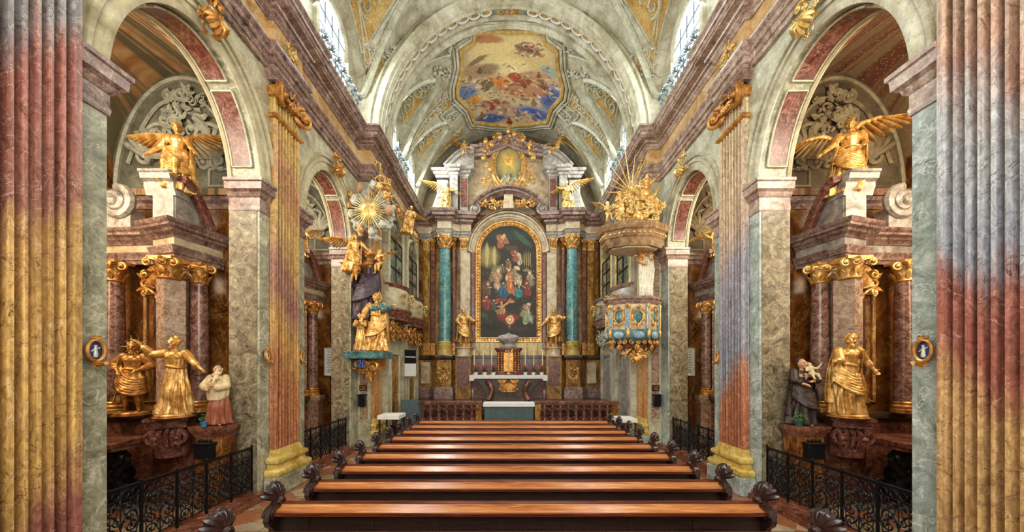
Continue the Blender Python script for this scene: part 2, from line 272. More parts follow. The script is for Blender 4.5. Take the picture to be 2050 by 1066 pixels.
# ------------------------------------------------------------------ mesh helpers
class M:
    def __init__(s, mat=None): s.v = []; s.f = []; s.m = mat or Matrix(); s.st = []
    def push(s, mat): s.st.append(s.m); s.m = s.m @ mat; return s
    def pop(s): s.m = s.st.pop()
    def add(s, vs, fs):
        o = len(s.v); m = s.m
        s.v += [tuple(m @ Vector(p)) for p in vs]; s.f += [tuple(i+o for i in f) for f in fs]
    def box(s, x0, x1, y0, y1, z0, z1):
        s.add([(x0, y0, z0), (x1, y0, z0), (x1, y1, z0), (x0, y1, z0), (x0, y0, z1), (x1, y0, z1), (x1, y1, z1), (x0, y1, z1)],
              [(0, 3, 2, 1), (4, 5, 6, 7), (0, 1, 5, 4), (1, 2, 6, 5), (2, 3, 7, 6), (3, 0, 4, 7)])
    def prism(s, poly, fn, a, b):
        n = len(poly); s.add([fn(p[0], p[1], a) for p in poly]+[fn(p[0], p[1], b) for p in poly],
                             [tuple(range(n-1, -1, -1)), tuple(range(n, 2*n))]+[(i, (i+1) % n, n+(i+1) % n, n+i) for i in range(n)])
    def grid(s, rows, closeu=False, closev=False, cap=False):
        nr, nc = len(rows), len(rows[0]); fs = []
        for i in range(nr-(0 if closev else 1)):
            for j in range(nc-(0 if closeu else 1)):
                fs.append((i*nc+j, i*nc+(j+1) % nc, ((i+1) % nr)*nc+(j+1) % nc, ((i+1) % nr)*nc+j))
        if cap: fs += [tuple(range(nc-1, -1, -1)), tuple((nr-1)*nc+j for j in range(nc))]
        s.add([p for r in rows for p in r], fs)
    def lathe(s, prof, c=(0, 0, 0), seg=20, a0=0, a1=2*PI, ribs=0, amp=0, sx=1, sy=1):
        full = abs(a1-a0-2*PI) < 1e-6; n = seg if full else seg+1; rows = []
        for r, z in prof:
            row = []
            for k in range(n):
                a = a0+(a1-a0)*k/seg; rr = r*(1+amp*math.cos(ribs*a)) if ribs else r
                row.append((c[0]+rr*sx*math.cos(a), c[1]+rr*sy*math.sin(a), c[2]+z))
            rows.append(row)
        s.grid(rows, closeu=full, cap=full)
    def tube(s, pts, rad, seg=6, flat=1., cap=True):
        pts = [Vector(p) for p in pts]; n = len(pts)
        if not hasattr(rad, '__len__'): rad = [rad]*n
        t0 = (pts[1]-pts[0]).normalized(); up = Vector((0, 0, 1)) if abs(t0.z) < .9 else Vector((0, 1, 0))
        nrm = (up-t0*up.dot(t0)).normalized(); rows = []
        for i in range(n):
            t = (pts[min(i+1, n-1)]-pts[max(i-1, 0)])
            t = t.normalized() if t.length > 1e-9 else t0
            nrm = nrm-t*nrm.dot(t); nrm = nrm.normalized() if nrm.length > 1e-6 else t.orthogonal().normalized()
            b = t.cross(nrm)
            rows.append([tuple(pts[i]+(nrm*math.cos(a)*flat+b*math.sin(a))*rad[i]) for a in [2*PI*k/seg for k in range(seg)]])
        s.grid(rows, closeu=True, cap=cap)
    def ell(s, c, r, rot=None, seg=10, rings=7):
        if not hasattr(r, '__len__'): r = (r,)*3
        m = Matrix.Translation(c)
        if rot is not None: m = m @ rot
        s.push(m); rows = []
        for i in range(1, rings):
            a = -PI/2+PI*i/rings
            rows.append([(r[0]*math.cos(a)*math.cos(2*PI*k/seg), r[1]*math.cos(a)*math.sin(2*PI*k/seg), r[2]*math.sin(a)) for k in range(seg)])
        nr = len(rows); vs = [p for w in rows for p in w]+[(0, 0, -r[2]), (0, 0, r[2])]; fs = []
        for i in range(nr-1):
            for k in range(seg): fs.append((i*seg+k, i*seg+(k+1) % seg, (i+1)*seg+(k+1) % seg, (i+1)*seg+k))
        B = nr*seg
        for k in range(seg): fs.append((B, (k+1) % seg, k)); fs.append((B+1, (nr-1)*seg+k, (nr-1)*seg+(k+1) % seg))
        s.add(vs, fs); s.pop()
    def cap(s, a, b, ra, rb, seg=9):
        """a tapered limb with round ends"""
        a, b = Vector(a), Vector(b); d = (b-a).normalized(); n = 4
        P, r = [], []
        for i in range(n+1):
            t = PI/2*(1-i/n); P.append(a-d*ra*math.sin(t)); r.append(max(.0008, ra*math.cos(t)))
        for i in range(n+1):
            t = PI/2*i/n; P.append(b+d*rb*math.sin(t)); r.append(max(.0008, rb*math.cos(t)))
        s.tube(P, r, seg)
    def sweep(s, path, prof, fn, closed=False, cap=True, mitre=4.):
        """profile (a: to the left of the path, b: out of plane) along a plane path; fn maps (u, v, w) to space"""
        n = len(path); rows = []; P = [Vector(p) for p in path]
        for i in range(n):
            if closed: d0, d1 = (P[i]-P[i-1]), (P[(i+1) % n]-P[i])
            else:
                d0 = P[i]-P[i-1] if i else P[1]-P[0]; d1 = P[i+1]-P[i] if i < n-1 else P[-1]-P[-2]
            d0, d1 = d0.normalized(), d1.normalized()
            n0, n1 = Vector((-d0.y, d0.x)), Vector((-d1.y, d1.x)); nn = n0+n1
            nn = nn.normalized() if nn.length > 1e-6 else n0
            k = min(mitre, 1/max(.2, nn.dot(n0)))
            rows.append([fn(P[i].x+nn.x*a*k, P[i].y+nn.y*a*k, b) for a, b in prof])
        s.grid(rows, closeu=True, closev=closed, cap=cap and not closed)
    def merge(s, o):
        k = len(s.v); s.v += o.v; s.f += [tuple(i+k for i in f) for f in o.f]

def rootloc(o):
    l = Vector((0, 0, 0))
    while o: l += Vector(o.location); o = o.parent
    return l
def obj(name, m, mat, parent=None, smooth=40, world=True, bevel=0, paint=None):
    me = bpy.data.meshes.new(name); vs = m.v
    if parent is not None and world:
        l = rootloc(parent); vs = [(x-l.x, y-l.y, z-l.z) for x, y, z in vs]
    me.from_pydata(vs, [], m.f); me.update()
    if paint is not None:
        ca = me.color_attributes.new('paint', 'FLOAT_COLOR', 'POINT'); ca.data.foreach_set('color', np.asarray(paint, dtype=np.float32).ravel())
    if smooth:
        me.polygons.foreach_set('use_smooth', [True]*len(me.polygons)); me.set_sharp_from_angle(angle=math.radians(smooth))
    me.materials.append(MT[mat] if isinstance(mat, str) else mat)
    o = bpy.data.objects.new(name, me); col.objects.link(o)
    if parent is not None: o.parent = parent
    if bevel:
        b = o.modifiers.new('bevel', 'BEVEL'); b.width = bevel; b.segments = 2; b.limit_method = 'ANGLE'
    return o
def tag(o, label, cat, group=None):
    o['label'] = label; o['category'] = cat
    if group: o['group'] = group
    return o
def thing(name, label, cat, loc=(0, 0, 0), group=None):
    o = bpy.data.objects.new(name, None); col.objects.link(o); o.location = loc; o.empty_display_size = .1
    return tag(o, label, cat, group)
def struct(name, m, mat, **k):
    o = obj(name, m, mat, **k)
    if o.parent is None: o['kind'] = 'structure'
    return o
def dup(root, parent=None):
    c = root.copy(); col.objects.link(c)
    if parent is not None: c.parent = parent
    for ch in list(root.children): dup(ch, c)
    return c
def remesh(m, voxel, smooth=3):
    """melt overlapping shapes into one continuous surface"""
    me = bpy.data.meshes.new('tmp'); me.from_pydata(m.v, [], m.f); me.update()
    o = bpy.data.objects.new('tmp', me); col.objects.link(o)
    r = o.modifiers.new('r', 'REMESH'); r.mode = 'VOXEL'; r.voxel_size = voxel; r.use_smooth_shade = True
    if smooth:
        sm = o.modifiers.new('s', 'SMOOTH'); sm.factor = .5; sm.iterations = smooth
    dg = bpy.context.evaluated_depsgraph_get(); e = o.evaluated_get(dg); em = e.to_mesh()
    n = len(em.vertices); co = np.empty(n*3); em.vertices.foreach_get('co', co)
    out = M(); out.v = [tuple(p) for p in co.reshape(-1, 3)]; out.f = [tuple(p.vertices) for p in em.polygons]
    e.to_mesh_clear(); bpy.data.objects.remove(o); bpy.data.meshes.remove(me)
    return out
XY = lambda u, v, w: (u, v, w)
T = Matrix.Translation
def RZ(a): return Matrix.Rotation(a, 4, 'Z')
def RX(a): return Matrix.Rotation(a, 4, 'X')
def RY(a): return Matrix.Rotation(a, 4, 'Y')
def SC(s): return Matrix.Scale(s, 4)

# ------------------------------------------------------------------ carved ornament (drawn in the x-z plane, facing -y)
def spiral(m, c, r, turns=1.6, a0=0, d=1, th=.03, depth=0., seg=6, tail=None):
    pts, rad = [], []; n = int(14*turns)
    for i in range(n+1):
        t = i/n; a = a0+d*2*PI*turns*t; rr = r*(1-t*.88)
        pts.append((c[0]+rr*math.cos(a), c[1]-depth*t, c[2]+rr*math.sin(a))); rad.append(th*(1-.45*t))
    if tail: pts = [tail]+pts; rad = [th*.6]+rad
    m.tube(pts, rad, seg)
    m.ell((c[0], c[1]-depth, c[2]), th*1.2, seg=8, rings=6)
def leaf(m, c, ang, L, W, curl=.3, seg=4):
    """acanthus leaf lying in the x-z plane growing along ang, tip curling out to -y"""
    rows = []; dx, dz = math.cos(ang), math.sin(ang)
    for i in range(seg+1):
        t = i/seg; w = W*math.sin(PI*min(.98, .12+.86*t))*(1+.18*math.sin(t*18)); y = c[1]-curl*L*t*t-.1*L*math.sin(PI*t)
        x0, z0 = c[0]+dx*L*t, c[2]+dz*L*t
        rows.append([(x0-dz*w/2, y+.10*L, z0+dx*w/2), (x0-dz*w/4, y, z0+dx*w/4), (x0, y+.05*L, z0), (x0+dz*w/4, y, z0-dx*w/4), (x0+dz*w/2, y+.10*L, z0-dx*w/2)])
    m.grid(rows)
def fan(m, c, r, n=7, a0=.15*PI, a1=.85*PI, th=.03, curl=.12):
    for k in range(n):
        a = a0+(a1-a0)*k/(n-1); dx, dz = math.cos(a), math.sin(a); rr = r*(1-.18*abs(2*k/(n-1)-1))
        pts = [(c[0]+dx*rr*t, c[1]-curl*math.sin(PI*t), c[2]+dz*rr*t) for t in (0, .3, .6, .85, 1)]
        m.tube(pts, [th*.35, th*.7, th, th*1.15, th*.5], 6)
def rosette(m, c, r, n=6):
    for k in range(n):
        a = 2*PI*k/n; m.ell((c[0]+r*.55*math.cos(a), c[1], c[2]+r*.55*math.sin(a)), (r*.38, r*.3, r*.38), seg=7, rings=5)
    m.ell((c[0], c[1]-r*.25, c[2]), r*.3, seg=7, rings=5)
def putto_head(m, c, r):
    m.ell(c, (r, r, r*1.15), seg=10, rings=8); m.ell((c[0], c[1]-r*.98, c[2]-.05*r), (r*.16, r*.22, r*.2), seg=6, rings=5)
    for s in (-1, 1):
        m.ell((c[0]+s*r*.45, c[1]-r*.7, c[2]-r*.3), r*.33, seg=7, rings=5)
        for k in range(3): m.ell((c[0]+s*r*(.35+.25*k), c[1]-.2*r+.3*r*k, c[2]+r*(.95-.35*k)), r*.38, seg=7, rings=5)
    m.ell((c[0], c[1]-r*.4, c[2]+r), r*.4, seg=7, rings=5)
def cluster(m, w, h, n, rnd, sz=.1, depth=.12):
    """a heap of scrolls, leaves and blossoms filling an oval w x h around the origin"""
    for k in range(n):
        a = rnd.uniform(0, 2*PI); q = math.sqrt(rnd.random()); x, z = w/2*q*math.cos(a), h/2*q*math.sin(a)
        y = -depth*(1-q*q)*rnd.uniform(.3, 1.1); t = rnd.random(); s = sz*rnd.uniform(.6, 1.3)
        if t < .45: leaf(m, (x, y, z), rnd.uniform(0, 2*PI), s*2, s, rnd.uniform(.1, .6))
        elif t < .75: spiral(m, (x, y, z), s, 1.2, rnd.uniform(0, 6), rnd.choice((-1, 1)), s*.22, s*.3)
        elif t < .9: rosette(m, (x, y, z), s*.8)
        else: m.ell((x, y, z), (s*.7, s*.5, s*.6), seg=8, rings=6)
def cartouche(m, w, h, rnd, th=.04):
    """scrolled shield frame around the origin"""
    n = 28; pts = []
    for k in range(n+1):
        a = 2*PI*k/n; r = 1+.10*math.cos(4*a); pts.append((w/2*r*math.cos(a), -.03-.03*math.cos(3*a), h/2*r*math.sin(a)))
    m.tube(pts, th, 6)
    for s in (-1, 1):
        spiral(m, (s*w*.42, -.06, h*.42), w*.16, 1.4, PI/2, -s, th*.8, .04)
        spiral(m, (s*w*.40, -.06, -h*.45), w*.14, 1.4, -PI/2, s, th*.8, .04)
        leaf(m, (s*w*.5, -.03, h*.15), PI/2-s*.6, w*.3, w*.16, .4); leaf(m, (s*w*.5, -.03, -h*.1), -PI/2+s*.7, w*.3, w*.16, .4)
    fan(m, (0, -.05, h*.5), w*.26, 7, th=th*.8); leaf(m, (0, -.05, -h*.5), -PI/2, h*.25, w*.2, .3)

# ------------------------------------------------------------------ figures
def hand(m, w, d, h, side=1):
    """palm, four fingers and a thumb at wrist w pointing along d"""
    w, d = Vector(w), Vector(d).normalized(); up = Vector((0, 0, 1)) if abs(d.z) < .8 else Vector((0, 1, 0))
    lat = d.cross(up).normalized(); nn = lat.cross(d).normalized(); L = .05*h
    m.cap(w, w+d*L*.9, .017*h, .02*h, 7)
    for k in range(4):
        o = w+d*L*.9+lat*(k-1.5)*.0115*h; Lf = h*(.036, .042, .040, .031)[k]
        m.cap(o, o+d*Lf*.6, .0075*h, .0068*h, 6); m.cap(o+d*Lf*.6, o+d*Lf-nn*Lf*.35, .0068*h, .0055*h, 6)
    t = w+d*L*.3+lat*side*.02*h; m.cap(t, t+(d*.7+lat*side*.8).normalized()*.035*h, .008*h, .0065*h, 6)
def figure(m, h, rnd, LH=None, RH=None, robe='long', turn=0., shift=.02, beard=False, legs=None, hair='curls', folds=9, cloak=True, parts=('body', 'robe'), lean=(0, 0), fat=1., childhead=False, belt=True):
    """standing figure of height h at the origin facing -y. LH / RH: (elbow, hand) in heights; +x side and -x side"""
    H = lambda x, y, z: Vector((x*h, y*h, z*h))
    lx, ly = lean; off = lambda z: Vector(((shift*math.sin(z*PI)+lx*z)*h, ly*z*h, 0))
    P = lambda x, y, z: H(x, y, z)+off(z)
    hs = 1.35 if childhead else 1.
    shz = .79 if not childhead else .74
    if 'body' in parts:
        m.cap(P(0, 0, .52), P(0, 0, .62), .085*h*fat, .074*h*fat); m.cap(P(0, 0, .62), P(0, -.005, .735), .074*h*fat, .088*h*fat)
        m.cap(P(-.07, 0, .755), P(.07, 0, .755), .058*h*fat, .058*h*fat)
        for s in (-1, 1): m.ell(P(s*.042, -.06, .735), (.04*h, .028*h, .035*h), seg=8, rings=6)
        m.cap(P(0, 0, .79), P(0, -.008, .86), .034*h, .031*h)
        hc = P(0, -.012, .918 if not childhead else .89); m.push(T(hc) @ RZ(turn) @ SC(hs))
        m.ell((0, 0, 0), (.050*h, .060*h, .070*h), seg=14, rings=10); m.ell((0, -.018*h, -.032*h), (.036*h, .042*h, .042*h), seg=10, rings=8)
        m.cap((0, -.058*h, .016*h), (0, -.076*h, -.014*h), .0075*h, .012*h, 7)
        for s in (-1, 1):
            m.ell((s*.020*h, -.057*h, .020*h), (.018*h, .011*h, .0065*h), seg=8, rings=5); m.ell((s*.021*h, -.052*h, .003*h), (.010*h, .010*h, .0065*h), seg=7, rings=5); m.ell((s*.030*h, -.040*h, -.020*h), (.018*h, .018*h, .016*h), seg=8, rings=6)
            m.ell((s*.050*h, .004*h, -.004*h), (.008*h, .014*h, .018*h), seg=6, rings=5)
        m.ell((0, -.062*h, -.031*h), (.017*h, .009*h, .005*h), seg=7, rings=5); m.ell((0, -.060*h, -.041*h), (.014*h, .009*h, .005*h), seg=7, rings=5); m.ell((0, -.055*h, -.062*h), (.016*h, .017*h, .013*h), seg=7, rings=6)
        if hair:
            for k in range(22 if hair == 'curls' else 30):
                a = rnd.uniform(-.2, PI+.2); e = rnd.uniform(-.5 if hair == 'long' else -.1, 1.4); q = .052*h
                m.ell((q*math.cos(a)*math.cos(e), .012*h+q*1.05*math.sin(a)*math.cos(e)*.95, .016*h+q*1.15*math.sin(e)), rnd.uniform(.014, .022)*h, seg=7, rings=5)
        if beard:
            for k in range(8): m.ell((rnd.uniform(-.025, .025)*h, -.045*h+rnd.uniform(-.01, .01)*h, -.06*h-rnd.uniform(0, .035)*h), .015*h, seg=6, rings=5)
        m.pop()
        for s, A in ((1, LH), (-1, RH)):
            if A is None: A = ((s*.17, -.02, .62), (s*.13, -.13, .60))
            sh = P(s*.115, 0, shz); el = H(*A[0])+off(.7); hd = H(*A[1])+off(.7)
            m.cap(sh, el, .043*h*fat, .032*h*fat); m.cap(el, hd, .031*h*fat, .020*h*fat); hand(m, hd, hd-el, h*(1 if not childhead else 1.1), s)
        if legs is None: legs = [((.055, -.03, .28), (.07, -.02, .045)), ((-.06, -.01, .28), (-.075, .03, .045))]
        for (kn, an), s in zip(legs, (1, -1)):
            hp = P(s*.05, 0, .50); kn = H(*kn); an = H(*an)
            m.cap(hp, kn, .062*h*fat, .042*h*fat); m.cap(kn+Vector((0, .01*h, -.02*h)), kn.lerp(an, .4)+Vector((0, .012*h, 0)), .04*h*fat, .038*h*fat); m.cap(kn, an, .040*h*fat, .022*h*fat)
            m.cap(an+Vector((0, .015*h, -.022*h)), an+Vector((s*.015*h, -.075*h, -.03*h)), .022*h, .016*h, 8)
            for q in range(5): m.ell(an+Vector((s*.015*h+(q-2)*.009*h, -.095*h+abs(q-2)*.004*h, -.033*h)), .0075*h, seg=6, rings=5)
    if 'robe' in parts:
        ph = rnd.uniform(0, 6)
        if robe in ('long', 'short', 'skirt', 'habit'):
            zt = {'long': .80, 'short': .80, 'skirt': .60, 'habit': .80}[robe]; zb = {'long': .012, 'short': .33, 'skirt': .02, 'habit': .012}[robe]
            rows = []; n = 22
            for i in range(n+1):
                t = i/n; z = zt+(zb-zt)*t
                if z > .60: r = (.088+(z-.60)*.10)*(1-.42*max(0, z-.745)/.055); am = .055
                else: q = (.60-z)/.6; r = (.092+q*.075 if robe != 'habit' else .095+.06*q); am = .05+.15*q
                row = []
                for k in range(48):
                    a = 2*PI*k/48; f = math.sin(folds*a+ph+2.2*math.sin(z*6+ph))+.5*math.sin((folds*2+3)*a-ph+5*z)
                    rr = r*fat*(1+am*f)*(1.0 if math.sin(a) > 0 else .96)
                    bulge = .025*math.exp(-((z-.3)/.1)**2)*max(0, math.cos(a+PI/2-.3))
                    row.append(tuple(H((rr+bulge)*math.cos(a)*1.08, (rr+bulge)*math.sin(a)*.9, z)+off(z)))
                rows.append(row)
            m.grid(rows, closeu=True, cap=True)
            if robe != 'skirt':
                for s, A in ((1, LH), (-1, RH)):       # sleeves
                    if A is None: A = ((s*.17, -.02, .62), (s*.13, -.13, .60))
                    sh = P(s*.108, 0, shz-.005); el = H(*A[0])+off(.7); hd = H(*A[1])+off(.7)
                    m.cap(sh, el, .055*h, .052*h); m.cap(el, el.lerp(hd, .55), .042*h, .044*h)
                    for q in range(4):
                        tt = .2+.22*q; c = sh.lerp(el, tt); m.ell(c, (.051*h, .051*h, .015*h), RY(rnd.uniform(-.5, .5)) @ RX(rnd.uniform(-.4, .4)), seg=10, rings=6)
        if belt and robe:
            m.push(T(off(.61))); m.tube([tuple(H(.10*math.cos(a)*fat, .09*math.sin(a)*fat, .61+.012*math.sin(a*2))) for a in [2*PI*k/16 for k in range(17)]], .014*h, 6); m.pop()
        if cloak:
            for q in range(7):     # diagonal swags of the mantle
                z0 = .50-.035*q; s = 1 if cloak != 'left' else -1
                pts = []
                for k in range(11):
                    t = k/10; a = PI*(.05+.9*t); x = -s*math.cos(a)*(.125+.006*q); y = -math.sin(a)*(.115+.01*q); z = z0+.16*(1-t)*(1)-.10*math.sin(PI*t)
                    pts.append(tuple(H(x, y, z)+off(z)))
                m.tube(pts, [.012*h]+[rnd.uniform(.015, .024)*h for _ in range(9)]+[.012*h], 7)
            rows = []                 # mantle falling at the back
            for i in range(10):
                z = .80-.66*i/9; row = []
                for k in range(22):
                    a = -.25+ (PI+.5)*k/21; r = (.125+.06*i/9)*(1+.10*math.sin(8*a+z*9+ph))
                    row.append(tuple(H(r*math.cos(a)*1.1, r*math.sin(a)*.95, z)+off(z)))
                rows.append(row)
            inner = [[tuple(Vector(p)+Vector((0, -.03*h, 0))) for p in rw] for rw in rows]
            nv = 22; vs = [p for r_ in rows for p in r_]+[p for r_ in inner for p in r_]; fs = []; Bq = 10*nv
            for i in range(9):
                for k in range(nv-1):
                    a = i*nv+k; fs += [(a, a+1, a+nv+1, a+nv), (Bq+a, Bq+a+nv, Bq+a+nv+1, Bq+a+1)]
            for k in range(nv-1): fs += [(k, Bq+k, Bq+k+1, k+1), (9*nv+k, 9*nv+k+1, Bq+9*nv+k+1, Bq+9*nv+k)]
            for i in range(9): fs += [(i*nv, i*nv+nv, Bq+i*nv+nv, Bq+i*nv), (i*nv+nv-1, Bq+i*nv+nv-1, Bq+i*nv+2*nv-1, i*nv+2*nv-1)]
            m.add(vs, fs)
def wing(m, root, tip, h, down=(0, 0, -1), n=9, L=.33):
    """feathered wing from root to tip; feathers hang along 'down'"""
    a, b = Vector(root), Vector(tip); dn = Vector(down).normalized(); ax = b-a; up = -dn
    lead = [a, a.lerp(b, .3)+up*ax.length*.16, a.lerp(b, .65)+up*ax.length*.13, b]
    m.tube(lead, [.03*h, .032*h, .026*h, .012*h], 8)
    for row, (k0, W) in enumerate(((1., .045), (.62, .04), (.36, .034))):
        for i in range(n):
            t = .06+.92*i/(n-1); o = a.lerp(b, t)+up*ax.length*.14*math.sin(PI*min(1, t*.9+.1))
            d = (dn*(1-.55*t)+ax.normalized()*(.25+.9*t)).normalized(); l = L*h*k0*(.75+.35*t)
            q = d.to_track_quat('Z', 'Y').to_matrix().to_4x4()
            m.ell(o+d*l*.5+Vector((0, -.008*h*row, 0)), (W*h, .012*h, l*.55), q, seg=8, rings=6)
def place(src, mat):
    o = M(mat); o.add(src.v, src.f); return o
# ------------------------------------------------------------------ the church shell
def X_(px, Y): return (px-VX)*Y/F
def Z_(py, Y): return EYE+(VY-py)*Y/F
def DS(s): return Matrix.Diagonal((s, 1, 1, 1))
def side(s): return M(DS(s))
XW, XB, ZS = 5.4, 6.05, 6.7
BAYS = [(5.92, 1.385, 2.05), (10.2, 1.3, 1.95)]
PIERS = [(-1.0, 4.535), (7.305, 8.9), (11.5, 12.05)]
m = M(); m.box(-9.6, 9.6, -1, 13.6, -.3, 0); struct('floor', m, 'floor')
m = M(); m.box(-5.0, 5.0, 13.6, 15.3, -.3, .5); m.box(-5, 5, 13.42, 13.6, -.3, .34); m.box(-5, 5, 13.25, 13.42, -.3, .17)
m.box(-5, 5, 15.3, 19.2, -.3, 1.2); m.box(-3, 3, 15.1, 15.3, .5, .97); m.box(-3, 3, 14.9, 15.1, .5, .74)
struct('floor_sanctuary', m, 'darkstone')
SN = {-1: 'left', 1: 'right'}
trim_n = [0]
def trim(m, mat, **k):
    trim_n[0] += 1; return struct('trim_%d' % trim_n[0], m, mat, **k)
def archpts(c, a, r, n=36, grow=0.):
    return [(c-(a+grow)*math.cos(PI*i/n), ZS+(r+grow)*math.sin(PI*i/n)) for i in range(n+1)]
for s in (-1, 1):
    wall = side(s)
    for y0, y1 in PIERS: wall.box(XW, XB, y0, y1, 0, 11.1)
    struct('wall_%s' % SN[s], wall, 'grey' if s < 0 else 'greyR', smooth=0)
    sp = side(s)
    for c, a, r in BAYS:
        P = archpts(c, a, r)
        for x in (XW, XB): sp.grid([[(x, y, z) for y, z in P], [(x, y, 11.1) for y, z in P]])
    # thin facing of the nave wall above the imposts, round the arches
    for y0, y1 in PIERS: sp.box(XW-.012, XW, y0, y1, 7.0, 11.1)
    struct('wall_%s_spandrel' % SN[s], sp, 'wallpatch' if s < 0 else 'wallpale')
    so = side(s)
    for c, a, r in BAYS:
        P = archpts(c, a, r); so.grid([[(XW, y, z) for y, z in P], [(XB, y, z) for y, z in P]])
    trim(so, 'grey')
    # red marble panels let into the soffit, with pale borders
    pn, bd = side(s), side(s)
    for c, a, r in BAYS:
        for t0, t1 in ((.07, .30), (.33, .67), (.70, .93)):
            A = [(c-(a-.03)*math.cos(PI*(t0+(t1-t0)*i/14)), ZS+(r-.03)*math.sin(PI*(t0+(t1-t0)*i/14))) for i in range(15)]
            B = [(c-(a)*math.cos(PI*(t0+(t1-t0)*i/14)), ZS+(r)*math.sin(PI*(t0+(t1-t0)*i/14))) for i in range(15)]
            pn.grid([[(XW+.14, y, z) for y, z in B], [(XW+.14, y, z) for y, z in A], [(XB-.14, y, z) for y, z in A], [(XB-.14, y, z) for y, z in B]])
            for x in (XW+.12, XB-.12): bd.tube([(x, y, z) for y, z in A], .022, 5)
            for k in (0, -1): bd.tube([(XW+.12, A[k][0], A[k][1]), (XB-.12, A[k][0], A[k][1])], .022, 5)
    trim(pn, 'redm'); trim(bd, 'wallpatch')
    # revetment of the far jambs, facing the viewer
    rv = side(s)
    for y1 in (7.305, 11.5): rv.box(XW+.05, XB-.0, y1-.014, y1, .15, 6.35)
    trim(rv, 'reveal')
    # archivolts on the nave face
    av = side(s)
    for c, a, r in BAYS:
        P = archpts(c, a, r, 48); fn = lambda u, v, w: (XW-w, u, v)
        av.sweep(P, [(0, 0), (0, .03), (.06, .05), (.10, .05), (.10, .02), (.22, .02), (.22, .06), (.28, .07), (.30, .02), (.36, .02), (.36, .08), (.42, .10), (.46, .0)], fn)
    trim(av, 'stucco' if s > 0 else 'cream')
    # imposts round every pier
    im = side(s)
    prof = [(-.1, 6.22), (.02, 6.22), (.03, 6.30), (.02, 6.34), (.02, 6.5), (.06, 6.53), (.08, 6.60), (.14, 6.64), (.15, 6.78), (.18, 6.80), (.18, 6.86), (-.1, 6.86)]
    for (y0, y1, e0, e1) in ((4.16, 4.535, 0, 1), (7.305, 7.60, 1, 0), (8.46, 8.9, 0, 1), (11.5, 12.05, 1, 0)):
        path = []
        if e1: path = [(XW, y0), (XW, y1), (XB, y1)]
        else: path = [(XB, y0), (XW, y0), (XW, y1)]
        im.sweep(path, prof, XY)
    trim(im, 'purple' if s < 0 else 'purple_right')
    # kerb under the railings, wall plinths
    kb = side(s); kb.box(5.28, 5.75, 3.9, 12.05, 0, .15); kb.box(5.22, 5.28, 3.9, 12.05, 0, .10); trim(kb, 'rust')
    # entablature, breaking forward over the pilasters
    path = [(5.4, -1), (5.4, 3.25), (5.28, 3.25), (5.28, 4.2), (5.4, 4.2), (5.4, 7.56), (5.28, 7.56), (5.28, 8.5), (5.4, 8.5), (5.4, 12.05), (4.97, 12.05), (4.97, 13.05), (5.04, 13.05), (5.04, 18.3)]
    a = side(s); a.sweep(path, [(-.2, 9.45), (.08, 9.45), (.08, 9.56), (.11, 9.57), (.11, 9.70), (.15, 9.72), (.15, 9.84), (.20, 9.88), (.22, 9.96), (-.2, 9.96)], XY, mitre=2); trim(a, 'purple' if s < 0 else 'purple_right')
    a = side(s); a.sweep(path, [(-.2, 9.96), (.05, 9.96), (.05, 10.55), (-.2, 10.55)], XY, mitre=2); trim(a, 'frieze')
    a = side(s); a.sweep(path, [(-.2, 10.55), (.08, 10.55), (.10, 10.60), (.16, 10.64), (.17, 10.68), (.24, 10.70), (.26, 10.76), (.41, 10.78), (.42, 10.82), (.44, 10.83), (.44, 10.95), (.47, 10.96), (.50, 11.06), (.54, 11.09), (.54, 11.15), (-.35, 11.15)], XY, mitre=2); trim(a, 'purple' if s < 0 else 'purple_right')
    # pier 3 return and sanctuary side wall
    a = side(s); a.box(4.97, 5.4, 12.05, 13.05, 0, 9.45); a.box(5.04, 5.4, 13.05, 19.2, 0, 11.2); struct('wall_sanctuary_%s' % SN[s], a, 'wallpatch', smooth=0)
    a = side(s); a.box(5.05, 5.33, 12.035, 12.05, 1.0, 8.9); trim(a, 'pinkcol')

# ---- vaults
def vz(x, y):
    x = abs(x)
    if y < 12.5: Rr, zc, sv, zs, ri, ns = 5.36, 10.7, (1.5, 5.9, 10.15), 12.0, 2.3, 1.85
    else: Rr, zc, sv, zs, ri, ns = 4.97, 10.98, (14.3, 16.75), 12.0, 2.1, 1.13
    mz = zc+math.sqrt(max(0, Rr*Rr-x*x)); best = mz
    for yc in sv:
        d = (y-yc)/ns
        if abs(d) < 1: best = max(best, zs+ri*math.sqrt(1-d*d)+(Rr-x)*.42 if True else 0)
        if abs(d) < 1 and x > 1.0:
            pass
    # a severy never rises above the crown line
    return min(best, zc+Rr*.985) if best > mz and x > 2 else (mz if x <= 2 else best)
def surf(x, y, off=0.):
    e = .02; z = vz(x, y); R0 = 5.36 if y < 12.5 else 4.97
    zx = (vz(min(R0-.001, abs(x)), y)-vz(abs(x)-e, y))/e*(1 if x >= 0 else -1)
    zy = (vz(x, y+e)-vz(x, y-e))/(2*e); zx = max(-3, min(3, zx)); zy = max(-3, min(3, zy))
    n = Vector((zx, zy, -1)).normalized(); return (x+n.x*off, y+n.y*off, z+n.z*off)
def cast(px, py):
    """where on the vault a sight line to a photographed detail lands"""
    dx, dz = (px-VX)/F, (VY-py)/F; Y = 12.9
    if abs(dx*Y) > 4.9: Y = 3.0
    while Y < 18.6:
        x = dx*Y
        lim = 5.34 if Y < 12.5 else 4.95
        if abs(x) >= lim: return (math.copysign(lim, x), Y)
        if EYE+dz*Y >= vz(x, Y): return (x, Y)
        Y += .01
    return (dx*18.4, 18.4)
def vaultmesh(R0, y0, y1, ny):
    rows = []
    for i in range(ny+1):
        y = y0+(y1-y0)*i/ny
        rows.append([(R0*math.cos(PI*k/120), y, vz(R0*.9999*math.cos(PI*k/120), y)) for k in range(121)])
    mm = M(); mm.grid(rows); return mm
